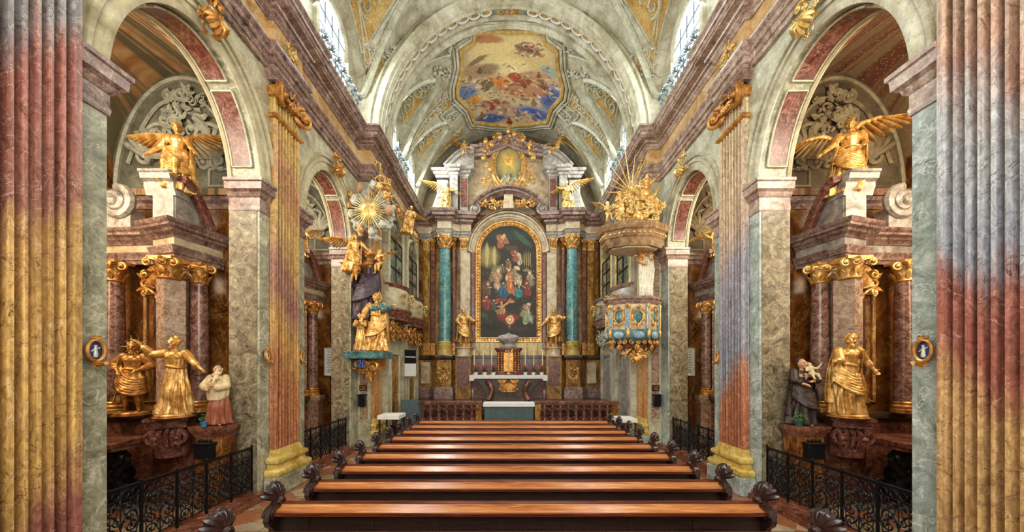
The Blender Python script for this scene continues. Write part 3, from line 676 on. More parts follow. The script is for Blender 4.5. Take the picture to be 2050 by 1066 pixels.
struct('ceiling', vaultmesh(5.36, -1, 12.1, 150), 'stucco', smooth=35)
struct('ceiling_sanctuary', vaultmesh(4.97, 12.9, 19.2, 110), 'stucco', smooth=35)
# transverse arch between nave and sanctuary
m = M(); rows = []
for k in range(61):
    t = PI*k/60; c, sn = math.cos(t), math.sin(t)
    q = lambda r, y: (r*c, y, 11.1+r*sn*(1.045 if r < 5 else 1.0))
    rows.append([q(5.6, 12.02), q(5.06, 12.02), q(5.03, 11.92), q(4.93, 11.92), q(4.91, 12.02), q(4.82, 12.02), q(4.80, 11.9), q(4.64, 11.93), q(4.60, 12.04), q(4.57, 12.04), q(4.55, 12.18), q(4.50, 12.18), q(4.50, 12.23), q(4.63, 12.24), q(4.63, 12.53), q(4.50, 12.54), q(4.50, 12.6), q(4.58, 12.64), q(4.58, 12.76), q(4.48, 12.80), q(4.48, 12.94), q(4.6, 13.0), q(5.2, 13.0)])
m.grid(rows); trim(m, 'stucco')
# chain of oval links on the underside of the arch, ochre hearts
lk, oc = M(), M()
for k in range(-15, 16):
    if abs(k) < 2: continue
    a = PI/2+k*.094; r = 4.60; e = [];
    for j in range(17):
        t = 2*PI*j/16; aa = a+.041*math.cos(t); yy = 12.38+.115*math.sin(t)
        e.append((r*math.cos(aa), yy, 11.1+r*math.sin(aa)*1.045))
    lk.tube(e, .04, 6); cen = (r*1.003*math.cos(a), 12.38, 11.1+r*1.003*math.sin(a)*1.045)
    oc.add([cen]+e[:-1], [(0, j+1, (j+1) % 16+1) for j in range(16)])
trim(lk, 'white'); trim(oc, 'ochre')
bn = M(); bn.grid([[(4.622*math.cos(PI*k/60), y_, 11.1+4.622*1.045*math.sin(PI*k/60)) for y_ in (12.245, 12.525)] for k in range(61)]); trim(bn, 'stuccorelief')
m = M(T((0, 12.38, 11.1+4.58*1.045)) @ RX(-PI/2)); cluster(m, .75, .32, 34, R, .085, .1); tag(obj('gilded_boss', m, 'gold'), 'gilded leaf boss at the crown of the wide stucco arch', 'boss')
# clerestory walls with windows
wn = [0]
for s in (-1, 1):
    for (X, y0, y1, sev, zc) in ((5.37, -1, 12.05, ((1.5, 1.85), (5.9, 1.85), (10.15, 1.85)), 12.), (4.99, 13.0, 18.4, ((14.3, 1.13), (16.75, 1.13)), 12.)):
        a = side(s); a.box(X, X+.2, y0, y1, 11.05, 16.2); struct('wall_clerestory_%s%s' % (SN[s], '' if X > 5.2 else '_sanctuary'), a, 'stucco')
        for yc, w in sev:
            if yc < 3: continue
            wn[0] += 1; hw = w*.42; top = 13.0
            out = [(yc-hw, 11.35), (yc-hw, top)]+[(yc-hw*math.cos(PI*i/12), top+hw*.9*math.sin(PI*i/12)) for i in range(1, 12)]+[(yc+hw, top), (yc+hw, 11.35)]
            g = side(s); g.prism(out, lambda u, v, w_: (X-.02-w_, u, v), 0, .01); wo = struct('window_%d' % wn[0], g, 'daylight', smooth=0)
            fr = side(s); fr.sweep(out, [(-.02, .0), (-.02, .08), (.05, .14), (.12, .10), (.14, .0)], lambda u, v, w_: (X-w_, u, v), closed=True)
            obj('window_frame', fr, 'stucco', wo)
            br = side(s)
            for q in range(1, 5): br.box(X-.06, X-.03, yc-hw, yc+hw, 11.35+.42*q-.012, 11.35+.42*q+.012)
            for q in (-1, 0, 1): br.box(X-.06, X-.03, yc+q*hw*.5-.012, yc+q*hw*.5+.012, 11.35, 13.4)
            obj('glazing_bar', br, 'crest', wo)
# severy panels, ribs and scrolls
def hyf(x, yc, w, Rr, zc, zs, ri):
    mzz = zc+math.sqrt(max(0, Rr*Rr-x*x)); q = (mzz-(Rr-x)*.42-zs)/ri
    return w*math.sqrt(max(0, 1-q*q)) if q > 0 else w
rib, pan, scr, pat = M(), M(), M(), M()
for (yc, w, Rr, zc, zs, ri) in ((14.3, 1.13, 4.97, 10.98, 12., 2.1), (16.75, 1.13, 4.97, 10.98, 12., 2.1), (5.9, 1.85, 5.36, 10.7, 12., 2.3), (10.15, 1.85, 5.36, 10.7, 12., 2.3)):
    xs = [Rr-.06-(Rr-2.1)*i/26 for i in range(27)]
    hs = [hyf(x, yc, w, Rr, zc, zs, ri) for x in xs]
    xs2 = [(x, h) for x, h in zip(xs, hs) if h > .10]
    for s in (-1, 1):
        for d in (-1, 1):
            pts = [surf(s*x, yc+d*h*.985, .02) for x, h in xs2]; rib.tube(pts, .11, 6); 
            pts = [surf(s*x, yc+d*max(.0, h-.17), .02) for x, h in xs2 if h > .2]; rib.tube(pts, .03, 5)
        inner = [(x, h*.84-.10) for x, h in xs2 if h*.84-.10 > .06 and x < Rr-.2]
        if len(inner) > 3:
            pan.grid([[surf(s*x, yc+h*(2*k/12-1), .02) for k in range(13)] for x, h in inner])
            for d in (-1, 1): rib.tube([surf(s*x, yc+d*h, .035) for x, h in inner], .028, 5)
            for e in (0, -1): x, h = inner[e]; rib.tube([surf(s*x, yc+h*(2*k/8-1), .035) for k in range(9)], .028, 5)
            x0, x1 = inner[0][0], inner[-1][0]
            for (fx, fy, rr, dd) in ((.22, .35, .30, 1), (.25, -.35, .26, -1), (.5, .1, .30, -1), (.72, -.1, .2, 1), (.45, -.42, .16, 1), (.08, 0, .2, 1), (.35, 0, .22, 1), (.6, .5, .2, -1), (.85, .1, .16, 1), (.15, -.6, .2, 1), (.15, .65, .18, -1)):
                cx = x0+(x1-x0)*fx; hh = hyf(cx, yc, w, Rr, zc, zs, ri)*.66; cy = yc+hh*fy; rr *= w/1.2; pts = []
                for i in range(26):
                    t = i/25; aa = dd*2*PI*1.5*t+fx*9; q = rr*(1-.85*t); px_, py_ = cx+q*math.cos(aa)*.8, cy+q*math.sin(aa)
                    pts.append(surf(s*min(px_, Rr-.1), max(yc-hh, min(yc+hh, py_)), .04))
                scr.tube(pts, [.042-.02*i/25 for i in range(26)], 5)
                for q in range(4):
                    i0 = 3+q*5; scr.ell(pts[i0], .045, seg=6, rings=5)
trim(rib, 'wallpale'); trim(pan, 'ochre'); trim(scr, 'wallpale')
# ochre cartouche fields on the pendentives between the severies
def vpatch(mm, quad, n=8, off=.03):
    rows = []
    for i in range(n+1):
        row = []
        for j in range(n+1):
            u, v = i/n, j/n; p = [(1-u)*(1-v)*quad[0][k]+u*(1-v)*quad[1][k]+u*v*quad[2][k]+(1-u)*v*quad[3][k] for k in (0, 1)]
            row.append(surf(p[0], p[1], off))
        rows.append(row)
    mm.grid(rows)
pat = M(); pr = M()
NQ = [cast(*p) for p in ((716, 0), (768, 0), (762, 78), (733, 150))]; NQ = tuple((abs(a), b) for a, b in NQ)
for s in (-1, 1):
    for quad in (NQ, ((3.0, 15.35), (4.55, 15.45), (4.55, 15.60), (2.9, 15.75)), ((2.75, 16.1), (3.1, 15.85), (3.15, 15.35), (2.85, 14.9)), ((2.4, 17.5), (4.0, 17.95), (4.2, 18.1), (2.6, 18.15))):
        q = [(s*a, b) for a, b in quad]; vpatch(pat, q)
        cyc = q+[q[0]]; pts = []
        for (a, b) in zip(cyc[:-1], cyc[1:]):
            for i in range(6): t = i/6; pts.append(surf(a[0]+(b[0]-a[0])*t, a[1]+(b[1]-a[1])*t, .04))
        pr.tube(pts+[pts[0]], .035, 5)
trim(pat, 'ochre'); trim(pr, 'cream')
# framed plaster fields with scrollwork in the spandrels of both vaults
FQ = [(((806, 92), (872, 58), (902, 70), (900, 108)), 'stuccorelief'), (((905, 66), (938, 60), (936, 84), (912, 96)), 'ochrepale'), (((845, 0), (905, 0), (880, 14), (850, 24)), 'ochrepale'), (((775, 0), (835, 0), (820, 22), (790, 45)), 'stuccorelief'), (((880, 232), (912, 205), (925, 225), (900, 250)), 'stuccorelief')]
for quad, mt in FQ:
    q0 = [cast(*p) for p in quad]; q0 = [(abs(a), b) for a, b in q0]; fp, fr_, sc_ = M(), M(), M()
    for s in (-1, 1):
        q = [(s*a, b) for a, b in q0]; vpatch(fp, q, 8, .02); cyc = q+[q[0]]; pts = []
        for (a, b) in zip(cyc[:-1], cyc[1:]):
            for i in range(6): t = i/6; pts.append(surf(a[0]+(b[0]-a[0])*t, a[1]+(b[1]-a[1])*t, .04))
        fr_.tube(pts+[pts[0]], .05, 6, cap=False)
        cx, cy = sum(p[0] for p in q)/4, sum(p[1] for p in q)/4; ex = min(math.hypot(p[0]-cx, p[1]-cy) for p in q)
        for j, (ox, oy, rr) in enumerate(((-.35, .1, .34), (.3, .15, .30), (0, -.35, .28))):
            sc_.tube([surf(cx+ex*(ox+rr*(1-.85*i/20)*math.cos(9*i/20*(1 if j % 2 else -1)+j)), cy+ex*(oy+rr*(1-.85*i/20)*math.sin(9*i/20*(1 if j % 2 else -1)+j)), .04) for i in range(21)], [.035-.02*i/20 for i in range(21)], 5)
    trim(fp, mt); trim(fr_, 'wallpale'); trim(sc_, 'wallpale')
# end wall of the sanctuary
m = M(); m.box(-5.3, 5.3, 19.0, 19.3, 0, 16.5); struct('wall_far', m, 'brownstucco')

# ---- painting with colour fields
def paint_fields(u, v, base, strokes, wob=.012, fr=30):
    u2 = u+wob*np.sin(v*fr+2*np.sin(u*fr*.7))+wob*.5*np.sin(v*fr*2.3+u*17); v2 = v+wob*np.sin(u*fr*1.1+3*np.sin(v*fr*.6))+wob*.5*np.cos(u*fr*2.1)
    c = np.array(base, dtype=float) if hasattr(base, 'shape') else np.tile(np.array(base[:3], dtype=float), (len(u), 1))
    for (cu, cv, ru, rv, an, colr, al, hd) in strokes:
        ca, sa = math.cos(an), math.sin(an); du, dv = u2-cu, v2-cv; a = (du*ca+dv*sa)/ru; b = (-du*sa+dv*ca)/rv
        w = np.clip((1-np.sqrt(a*a+b*b))*hd, 0, 1)*al; k = np.array(lin(colr)[:3] if isinstance(colr, str) else colr[:3]); c = c*(1-w[:, None])+k*w[:, None]
    return np.concatenate([c, np.ones((len(u), 1))], 1)
rp = random.Random(21)
def figstrokes(out, u, v, s, asp, cloth, lean=0., rr=rp):
    """brush strokes of one small clothed figure: cu, cv, size s, aspect asp (v per u)"""
    k = np.array(lin(cloth)[:3]); hexs = lambda f: tuple(min(1, x*f) for x in k)+(1,)
    def a(du, dv, ru, rv, an, c, al=.95, hd=2.2): out.append((u+s*du, v+s*dv*asp, s*ru, s*rv*asp, an, c, al, hd))
    a(.0, -.45, .55, .5, lean, hexs(.35)); a(0, -.4, .46, .46, lean, hexs(.9))
    for q in range(5): x = rr.uniform(-.35, .35); a(x, -.45+rr.uniform(-.15, .15), .06, .36, rr.uniform(-.5, .5), hexs(rr.choice((.3, 1.7, 2.2))), .8)
    a(-.05, .1, .28, .32, lean, hexs(.7)); a(.05, .12, .12, .28, lean, hexs(1.5), .8)
    d = rr.choice((-1, 1)); a(d*.3, .12, .28, .07, d*rr.uniform(-.2, .8), '#c4946c', .95); a(-d*.22, .02, .22, .06, -d*.6, '#a87650', .9)
    a(.02*d, .48, .15, .15, 0, '#4a2e1c', .95, 3); a(.05*d, .46, .115, .125, 0, '#d8ae84', 1, 3)
OUT = [(948, 61), (1020, 59), (1088, 61), (1092, 81), (1116, 98), (1118, 133), (1128, 170), (1125, 192), (1105, 215), (1096, 242), (1060, 247), (1023, 250), (985, 247), (948, 242), (938, 215), (915, 192), (914, 170), (924, 133), (921, 98), (948, 81)]
OP = [cast(*p) for p in OUT]
def inside(px, py, poly):
    c = np.zeros(px.shape, bool); n = len(poly)
    for i in range(n):
        x0, y0 = poly[i]; x1, y1 = poly[(i+1) % n]
        cond = ((y0 > py) != (y1 > py)) & (px < (x1-x0)*(py-y0)/((y1-y0) or 1e-9)+x0); c ^= cond
    return c
nx, ny = 300, 320; gx = np.linspace(-2.75, 2.75, nx); gy = np.linspace(12.95, 18.5, ny)
XX, YY = np.meshgrid(gx, gy); ins = inside(XX, YY, OP)
def PV(px, py): return cast(px, py)
st = []
def fs(px, py, rx, ry, an, c, al=.9, hd=3):
    X0, Y0 = cast(px, py); Y1 = cast(px, py+ry)[1]; st.append((X0, Y0, rx*Y0/F, max(.05, abs(Y1-Y0)), an, c, al, hd))
fs(1020, 90, 110, 45, 0, '#d8c084', 1, 2); fs(975, 75, 40, 10, .2, '#a86a48'); fs(1060, 120, 60, 25, 0, '#c8b078', .9, 2); fs(1020, 130, 50, 20, 0, '#e0cc90', .8)
fs(925, 190, 40, 25, 0, '#5c7ca8', 1, 2); fs(1110, 200, 45, 35, 0, '#4468a4', 1, 2); fs(980, 235, 50, 14, 0, '#3c5c90', 1, 2); fs(1070, 225, 50, 16, 0, '#4466a8', 1, 2); fs(1100, 140, 22, 12, 0, '#8aa8a4', .8)
fs(960, 140, 42, 16, .3, '#a08264'); fs(975, 135, 30, 12, 0, '#8a6e56', .8); fs(1070, 150, 45, 12, -.2, '#b08c6a'); fs(1060, 180, 50, 16, -.3, '#b07a58'); fs(1020, 172, 40, 10, 0, '#a87454')
fs(1000, 160, 22, 10, .3, '#d8883c', .95, 4); fs(1030, 150, 16, 9, 0, '#a8462c', .95, 4); fs(1028, 137, 8, 7, 0, '#ecd9a8', 1, 4); fs(1050, 162, 24, 8, -.2, '#8c3a28'); fs(975, 165, 18, 10, .4, '#5c5236'); fs(950, 196, 18, 9, .3, '#d09030', .95, 4)
fs(990, 205, 36, 10, .1, '#8a4030', .9); fs(1000, 215, 40, 12, .1, '#a88a74', .9); fs(1030, 225, 46, 9, .1, '#c09a80', .8); fs(1085, 165, 20, 7, .4, '#7c5438'); fs(1055, 92, 22, 12, 0, '#6c4c38', .9, 4); fs(1060, 90, 16, 7, 0, '#c8a890', .9, 4); fs(1075, 103, 16, 5, .4, '#8c4a34', .9, 4); fs(955, 118, 26, 6, -.3, '#5e4c3a', .8)
for k in range(520):
    px = rp.uniform(925, 1118); py = rp.choice([rp.uniform(125, 242), rp.uniform(85, 110), rp.uniform(150, 240)])
    if py < 118 and not (1030 < px < 1090): continue
    fs(px, py, rp.uniform(2, 8), rp.uniform(1, 3), rp.uniform(-.8, .8), rp.choice(['#4c3424', '#d8b08c', '#efdcc0', '#7c3824', '#5c4a30', '#b88a5c', '#3a4c70', '#e8c890', '#8c5a44', '#6a2c20', '#c4a484', '#a88c6c', '#94806c']), .7, 2.5)
for (px_, py_, sz, c_) in ((1000, 158, .30, '#c87c34'), (1032, 152, .28, '#9c3c28'), (1050, 165, .26, '#7c4830'), (975, 168, .30, '#6c6038'), (950, 196, .34, '#c08830'), (985, 208, .34, '#843828'), (1010, 214, .34, '#a08468'), (1038, 222, .34, '#5c6c88'), (1070, 200, .34, '#8c6848'), (1090, 168, .26, '#8a5a40'), (1058, 93, .22, '#7c5040'), (1070, 98, .20, '#a08070'), (1042, 90, .18, '#906a54'), (960, 135, .26, '#5e4c3a'), (940, 150, .24, '#7c6448'), (1080, 145, .24, '#8c4a34'), (1100, 195, .3, '#3c5488'), (965, 225, .34, '#7c5c44'), (1020, 238, .36, '#8c3028'), (1060, 236, .34, '#c0a078'), (1005, 182, .3, '#c8a888'), (930, 205, .3, '#8898a8')):
    a0_, b0_ = cast(px_, py_); figstrokes(st, a0_, b0_, sz, -1.15, c_, rp.uniform(-.6, .6))
uu, vv = XX.ravel(), YY.ravel(); colr = paint_fields(uu, vv, lin('#c4b088'), st, .012, 18)
mm = M(); mm.v = [surf(float(a), float(b), .06) if i else (0, 15, 15) for a, b, i in zip(uu, vv, ins.ravel())]
insf = ins; mm.f = [(j*nx+i, j*nx+i+1, (j+1)*nx+i+1, (j+1)*nx+i) for j in range(ny-1) for i in range(nx-1) if insf[j, i] and insf[j+1, i] and insf[j, i+1] and insf[j+1, i+1]]
usedv = sorted({i for f in mm.f for i in f}); rem = {o: n_ for n_, o in enumerate(usedv)}
mm.v = [mm.v[i] for i in usedv]; mm.f = [tuple(rem[i] for i in f) for f in mm.f]
t = thing('ceiling_fresco', 'large framed fresco of clouds and figures on the sanctuary vault', 'fresco', (0, 15, 14))
obj('painted_plaster', mm, 'paint', t, paint=colr[usedv])
den = []
for i in range(len(OP)):
    a, b = OP[i], OP[(i+1) % len(OP)]
    for k in range(4): q = k/4; den.append((a[0]+(b[0]-a[0])*q, a[1]+(b[1]-a[1])*q))
den.append(den[0]); f1, f2, f3 = M(), M(), M()
f1.tube([surf(x, y, .08) for x, y in den], .10, 8, cap=False); obj('frame', f1, 'ochre', t)
grow = lambda g: [surf(x*(1+g*.1), 15.4+(y-15.4)*(1+g*.1) if y < 18.35 else y, .08) for x, y in den]
f2.tube(grow(.75), .065, 6); f2.tube(grow(1.35), .04, 6); obj('outer_moulding', f2, 'stucco', t); f3.tube(grow(-.16), .022, 6); obj('inner_moulding', f3, 'goldpale', t)
# stucco flourishes and angels round the fresco
fl = M()
for s in (-1, 1):
    for (x, y, r) in ((1.75, 13.25, .22), (2.35, 13.2, .16), (3.05, 13.9, .25), (2.95, 16.6, .22), (3.35, 15.55, .22), (2.75, 17.6, .2), (2.7, 14.2, .2), (3.7, 13.2, .15), (3.9, 15.5, .22), (4.4, 15.6, .2), (3.0, 15.2, .18), (4.3, 12.0, .2), (4.6, 8.0, .3), (3.9, 8.0, .3), (4.8, 11.7, .22)):
        for k in range(14):
            a = rp.uniform(0, 6.28); q = r*rp.uniform(.1, 1.1); p = surf(s*(x+q*math.cos(a)), min(18.2, y+q*1.1*math.sin(a)), .05)
            fl.ell(p, (r*.22, r*.4, r*.18), RZ(rp.uniform(0, 3)), seg=7, rings=5)
trim(fl, 'silver')

# ------------------------------------------------------------------ pilasters
def pilaster(s, y0, y1, XF, mat, label, Xw=XW, z0=.0, base=True, nfl=7, kb=1., dep=.12):
    t = thing('pilaster', label, 'pilaster', (s*(XF+.1), (y0+y1)/2, 0), 'fluted pilasters along the nave')
    Xw0 = Xw; Xw = Xw-.013
    w = y1-y0; mg = w*.07; pit = (w-2*mg)/nfl; prof = [(Xw, y0), (XF, y0), (XF, y0+mg)]
    for k in range(nfl):
        a = y0+mg+k*pit
        for j in range(9):
            q = PI*j/8; prof.append((XF+dep*math.sin(q), a+pit*.13+pit*.74*(1-math.cos(q))/2))
    prof += [(XF, y1-mg), (XF, y1), (Xw, y1)]
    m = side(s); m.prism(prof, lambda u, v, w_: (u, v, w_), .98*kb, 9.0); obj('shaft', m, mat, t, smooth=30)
    m = side(s); e = .001
    m.sweep([(Xw, y0), (XF, y0), (XF, y1), (Xw, y1)], [(-.05, .40), (.16, .40), (.19, .44), (.19, .52), (.16, .56), (.10, .58), (.08, .64), (.09, .68), (.13, .70), (.14, .76), (.12, .80), (.05, .83), (.03, .90), (.0, .98), (-.05, .98)], lambda u, v, w_: (u, v, w_*kb), mitre=1.6)
    # the sweep runs on the wall side, so turn it outwards
    obj('base', m, 'yellowbase', t)
    m = side(s); m.box(XF-.2, Xw, y0-.2, y1+.2, 0, .40*kb); obj('plinth', m, 'grey' if s < 0 else 'greyR', t, bevel=.015)
    # gilded composite capital
    m = side(s); yc = (y0+y1)/2
    m.sweep([(Xw, y0), (XF, y0), (XF, y1), (Xw, y1)], [(-.02, 8.44), (.05, 8.46), (.07, 8.50), (.05, 8.54), (-.02, 8.55)], XY, mitre=1.5)
    m.sweep([(Xw, y0), (XF, y0), (XF, y1), (Xw, y1)], [(-.02, 8.92), (.06, 8.94), (.08, 9.0), (.10, 9.1), (.02, 9.2), (-.02, 9.2)], XY, mitre=1.5)
    for row, (zz, LL, n) in enumerate(((8.90, .12, 9),)):
        for k in range(n):
            yy = y0+w*(k+.5)/n; m.push(T((XF, yy, zz)) @ RZ(-PI/2)); leaf(m, (0, 0, 0), PI/2, LL, w/n*.8, .5); m.pop()
    for d in (-1, 1):
        m.push(T((XF-.10, yc+d*(w/2-.02), 9.05)) @ RZ(-PI/2+d*.4)); spiral(m, (0, 0, -.04), .25, 1.9, PI/2, -d, .062, .08); spiral(m, (0, .05, -.04), .22, 1.5, PI/2, -d, .06, .0); m.pop()
    for k in range(9):
        a = k/8; m.ell((XF-.10-.05*math.sin(PI*a), y0+.12+(w-.24)*a, 9.02-.10*math.sin(PI*a)), .05, seg=7, rings=5)
    m.push(T((XF-.14, yc, 9.12)) @ RZ(-PI/2)); cluster(m, .34, .3, 14, R, .055, .08); m.pop()
    obj('capital', m, 'golddeep', t)
    m = side(s); m.sweep([(Xw, y0-.06), (XF-.05, y0-.06), (XF-.05, y1+.06), (Xw, y1+.06)], [(-.07, 9.26), (.02, 9.26), (.05, 9.34), (.10, 9.38), (.10, 9.45), (-.07, 9.45)], XY, mitre=1.5); obj('abacus', m, 'purple', t)
    return t
pilaster(-1, 3.30, 4.157, 5.25, 'PL1', 'nearest fluted pilaster at the left edge, yellow, red and blue-grey light painted on marble', kb=.62)
pilaster(1, 3.30, 4.157, 5.25, 'PR1', 'nearest fluted pilaster at the right edge, blue, red and ochre light painted on marble', kb=.62)
pilaster(-1, 7.60, 8.46, 5.25, 'PL2', 'fluted pilaster on the pier between the two left arches, gold and red light painted on marble')
pilaster(1, 7.60, 8.46, 5.25, 'PR2', 'fluted pilaster on the pier between the two right arches, lilac and red light painted on marble')
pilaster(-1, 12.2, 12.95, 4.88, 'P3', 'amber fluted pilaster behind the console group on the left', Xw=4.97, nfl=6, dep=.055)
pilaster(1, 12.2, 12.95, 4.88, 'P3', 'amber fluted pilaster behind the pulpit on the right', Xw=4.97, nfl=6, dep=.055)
# gilded keystones and frieze ornaments
KS = {(-1, 0): 'gilded keystone at the crown of the nearest left arch', (1, 0): 'gilded keystone at the crown of the nearest right arch', (-1, 1): 'gilded keystone at the crown of the second left arch', (1, 1): 'gilded keystone at the crown of the second right arch'}
for s in (-1, 1):
    for i, (c, a, r) in enumerate(BAYS):
        m = M(T((s*(XW-.12), c, ZS+r+.26)) @ RZ(PI/2 if s < 0 else -PI/2)); cluster(m, .4, .62, 26, R, .08, .16); spiral(m, (-.12, -.1, .25), .1, 1.3, 0, 1, .03, .02); spiral(m, (.12, -.1, .25), .1, 1.3, PI, -1, .03, .02); fan(m, (0, -.12, -.05), .28, 7, -.85*PI, -.15*PI, .04)
        tag(obj('keystone', m, 'golddeep' if s < 0 else 'goldpale'), KS[(s, i)], 'keystone', 'gilded keystones of the nave arches')
FO = {(-1, 0): 'nearest gilded frieze ornament over the left pilasters', (-1, 1): 'gilded frieze ornament over the gold and red left pilaster', (1, 0): 'nearest gilded frieze ornament over the right pilasters', (1, 1): 'gilded frieze ornament over the lilac and red right pilaster', (-1, 2): 'gilded frieze ornament over the amber pilaster on the left', (1, 2): 'gilded frieze ornament over the amber pilaster on the right'}
for s in (-1, 1):
    for i, (yy, X) in enumerate(((3.72, 5.23), (8.03, 5.23), (12.5, 4.92))):
        m = M(T((s*(X-.03), yy, 10.25)) @ RZ(PI/2 if s < 0 else -PI/2)); cluster(m, .55, .42, 22, R, .07, .1)
        tag(obj('frieze_ornament', m, 'goldpale'), FO[(s, i)], 'ornament', 'gilded ornaments on the frieze')
# blue-grey openwork cresting standing on the cornice in front of the windows
CR = {(-1, 0): 'long blue-grey cresting on the left nave cornice', (1, 0): 'long blue-grey cresting on the right nave cornice', (-1, 1): 'short blue-grey cresting on the left sanctuary cornice', (1, 1): 'short blue-grey cresting on the right sanctuary cornice'}
for s in (-1, 1):
    for i, (y0, y1, X, n) in enumerate(((8.9, 11.3, 5.02, 7), (13.6, 15.3, 4.62, 5))):
        t = thing('cornice_cresting', CR[(s, i)], 'cresting', (s*X, (y0+y1)/2, 11.15), 'crestings on the cornice')
        for k in range(n):
            yy = y0+(y1-y0)*(k+.5)/n; w = (y1-y0)/n; m = M(T((s*X, yy, 11.15)) @ RZ(PI/2 if s < 0 else -PI/2))
            for d in (-1, 1):
                spiral(m, (d*w*.22, 0, .22), w*.24, 1.3, -PI/2, d, .022, .02, 5); spiral(m, (d*w*.18, 0, .45), w*.16, 1.2, PI/2, -d, .02, .02, 5)
            m.tube([(0, 0, 0), (0, 0, .62)], .02, 5); fan(m, (0, 0, .52), .2, 5, th=.022); m.box(-w/2, w/2, -.03, .03, 0, .05)
            obj('scroll_panel', m, 'crest', t)
# ------------------------------------------------------------------ side chapels
rc = random.Random(5)
def ccz(x, y, c):
    A = 7.0+2.25*math.sqrt(max(0, 1-((y-c)/2.16)**2)); B = 7.0+2.9*math.sqrt(max(0, 1-((x-7.8)/1.78)**2)); return max(A, B)
for s in (-1, 1):
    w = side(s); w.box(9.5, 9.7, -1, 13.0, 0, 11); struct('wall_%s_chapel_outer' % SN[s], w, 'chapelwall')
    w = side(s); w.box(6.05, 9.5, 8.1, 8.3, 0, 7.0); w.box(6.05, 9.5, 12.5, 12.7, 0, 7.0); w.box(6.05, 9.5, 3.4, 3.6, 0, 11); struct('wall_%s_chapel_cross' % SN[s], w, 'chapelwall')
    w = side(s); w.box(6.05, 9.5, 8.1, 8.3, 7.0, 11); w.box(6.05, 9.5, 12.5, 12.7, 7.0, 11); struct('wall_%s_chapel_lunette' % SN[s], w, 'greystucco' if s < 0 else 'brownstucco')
    w = side(s)
    for c in (5.95, 10.35):
        y0, y1 = c-2.4, c+2.15; w.grid([[(9.5-3.45*i/40, max(y0, c-2.155)+(y1-max(y0, c-2.155))*j/40, ccz(9.5-3.45*i/40, max(y0, c-2.155)+(y1-max(y0, c-2.155))*j/40, c)) for j in range(41)] for i in range(41)])
        w.box(6.05, 9.5, c-2.4, c-2.15, 6.9, 7.05)
    struct('ceiling_%s_chapels' % SN[s], w, 'ceilL' if s < 0 else 'ceilR')
    # chapel cornice, wall strips and the stucco of the lunettes
    cn, rl, st_ = side(s), side(s), side(s)
    for Y in (8.1, 12.5):
        cn.sweep([(9.5, Y), (6.05, Y)], [(-.0, 6.62), (.03, 6.62), (.03, 6.75), (.10, 6.80), (.10, 6.9), (.15, 6.95), (.15, 7.02), (0, 7.02)], XY)
        for x in (6.35, 6.62): st_.box(x-.02, x+.02, Y-.02, Y, .2, 6.6)
        st_.box(6.3, 6.68, Y-.03, Y, 1.5, 1.6)
        arc = [(7.8-1.55*math.cos(PI*i/30), 7.05+2.65*math.sin(PI*i/30)) for i in range(31)]
        rl.sweep(arc, [(0, 0), (0, .05), (.05, .08), (.10, .05), (.10, 0)], lambda u, v, w_: (u, Y-w_, v))
        rl.sweep([(p[0]*1.0, p[1]) for p in [(6.55, 7.15), (7.2, 7.15), (7.2, 7.6), (6.75, 7.6), (6.55, 7.4)]], [(0, 0), (0, .03), (.05, .03), (.05, 0)], lambda u, v, w_: (u, Y-w_, v), closed=True)
        for (x, z, r, a, d) in ((7.15, 8.35, .34, 0, 1), (7.45, 8.75, .24, 2, -1), (6.95, 7.75, .2, 4, 1), (7.25, 7.72, .16, 1, -1), (8.4, 8.35, .34, PI, -1), (8.15, 8.75, .24, 1, 1), (7.8, 9.35, .22, PI/2, 1), (8.1, 9.3, .15, PI/2, -1), (7.6, 7.8, .2, 3, 1), (8.7, 7.9, .22, 3, 1)):
            rl.push(T((x, Y-.03, z))); spiral(rl, (0, 0, 0), r, 1.6, a, d, .055, .04, 6); leaf(rl, (0, -.02, 0), a+1, r*1.4, r*.7, .3); rl.pop()
        for x in (7.0, 8.55):
            rl.push(T((x, Y-.04, 8.0)) @ RY(.3 if x < 8 else -.3)); fan(rl, (0, 0, -.2), .75, 9, .1*PI, .9*PI, .075, .1); rl.pop()
        rl.push(T((7.8, Y-.04, 8.75))); cluster(rl, .9, .7, 30, rc, .12, .12); rl.pop()
        rl.push(T((7.75, Y-.04, 9.2))); cluster(rl, 1.0, .3, 16, rc, .1, .1); rl.pop()
        # curved ribs of the lunette
        for d in (-1, 1): rl.tube([(7.8+d*(.3+1.0*t), Y-.03, 9.2-1.5*t*t) for t in [i/10 for i in range(11)]], .04, 6)
    trim(cn, 'purple'); trim(rl, 'stuccorelief' if s < 0 else 'brownrelief'); trim(st_, 'darkstone')
    kp = side(s)                        # pale back edge of the opening arch
    for c, a, r in BAYS:
        P = archpts(c, a, r, 36); kp.tube([(XB-.03, y, z) for y, z in P], .05, 6)
    trim(kp, 'cream')

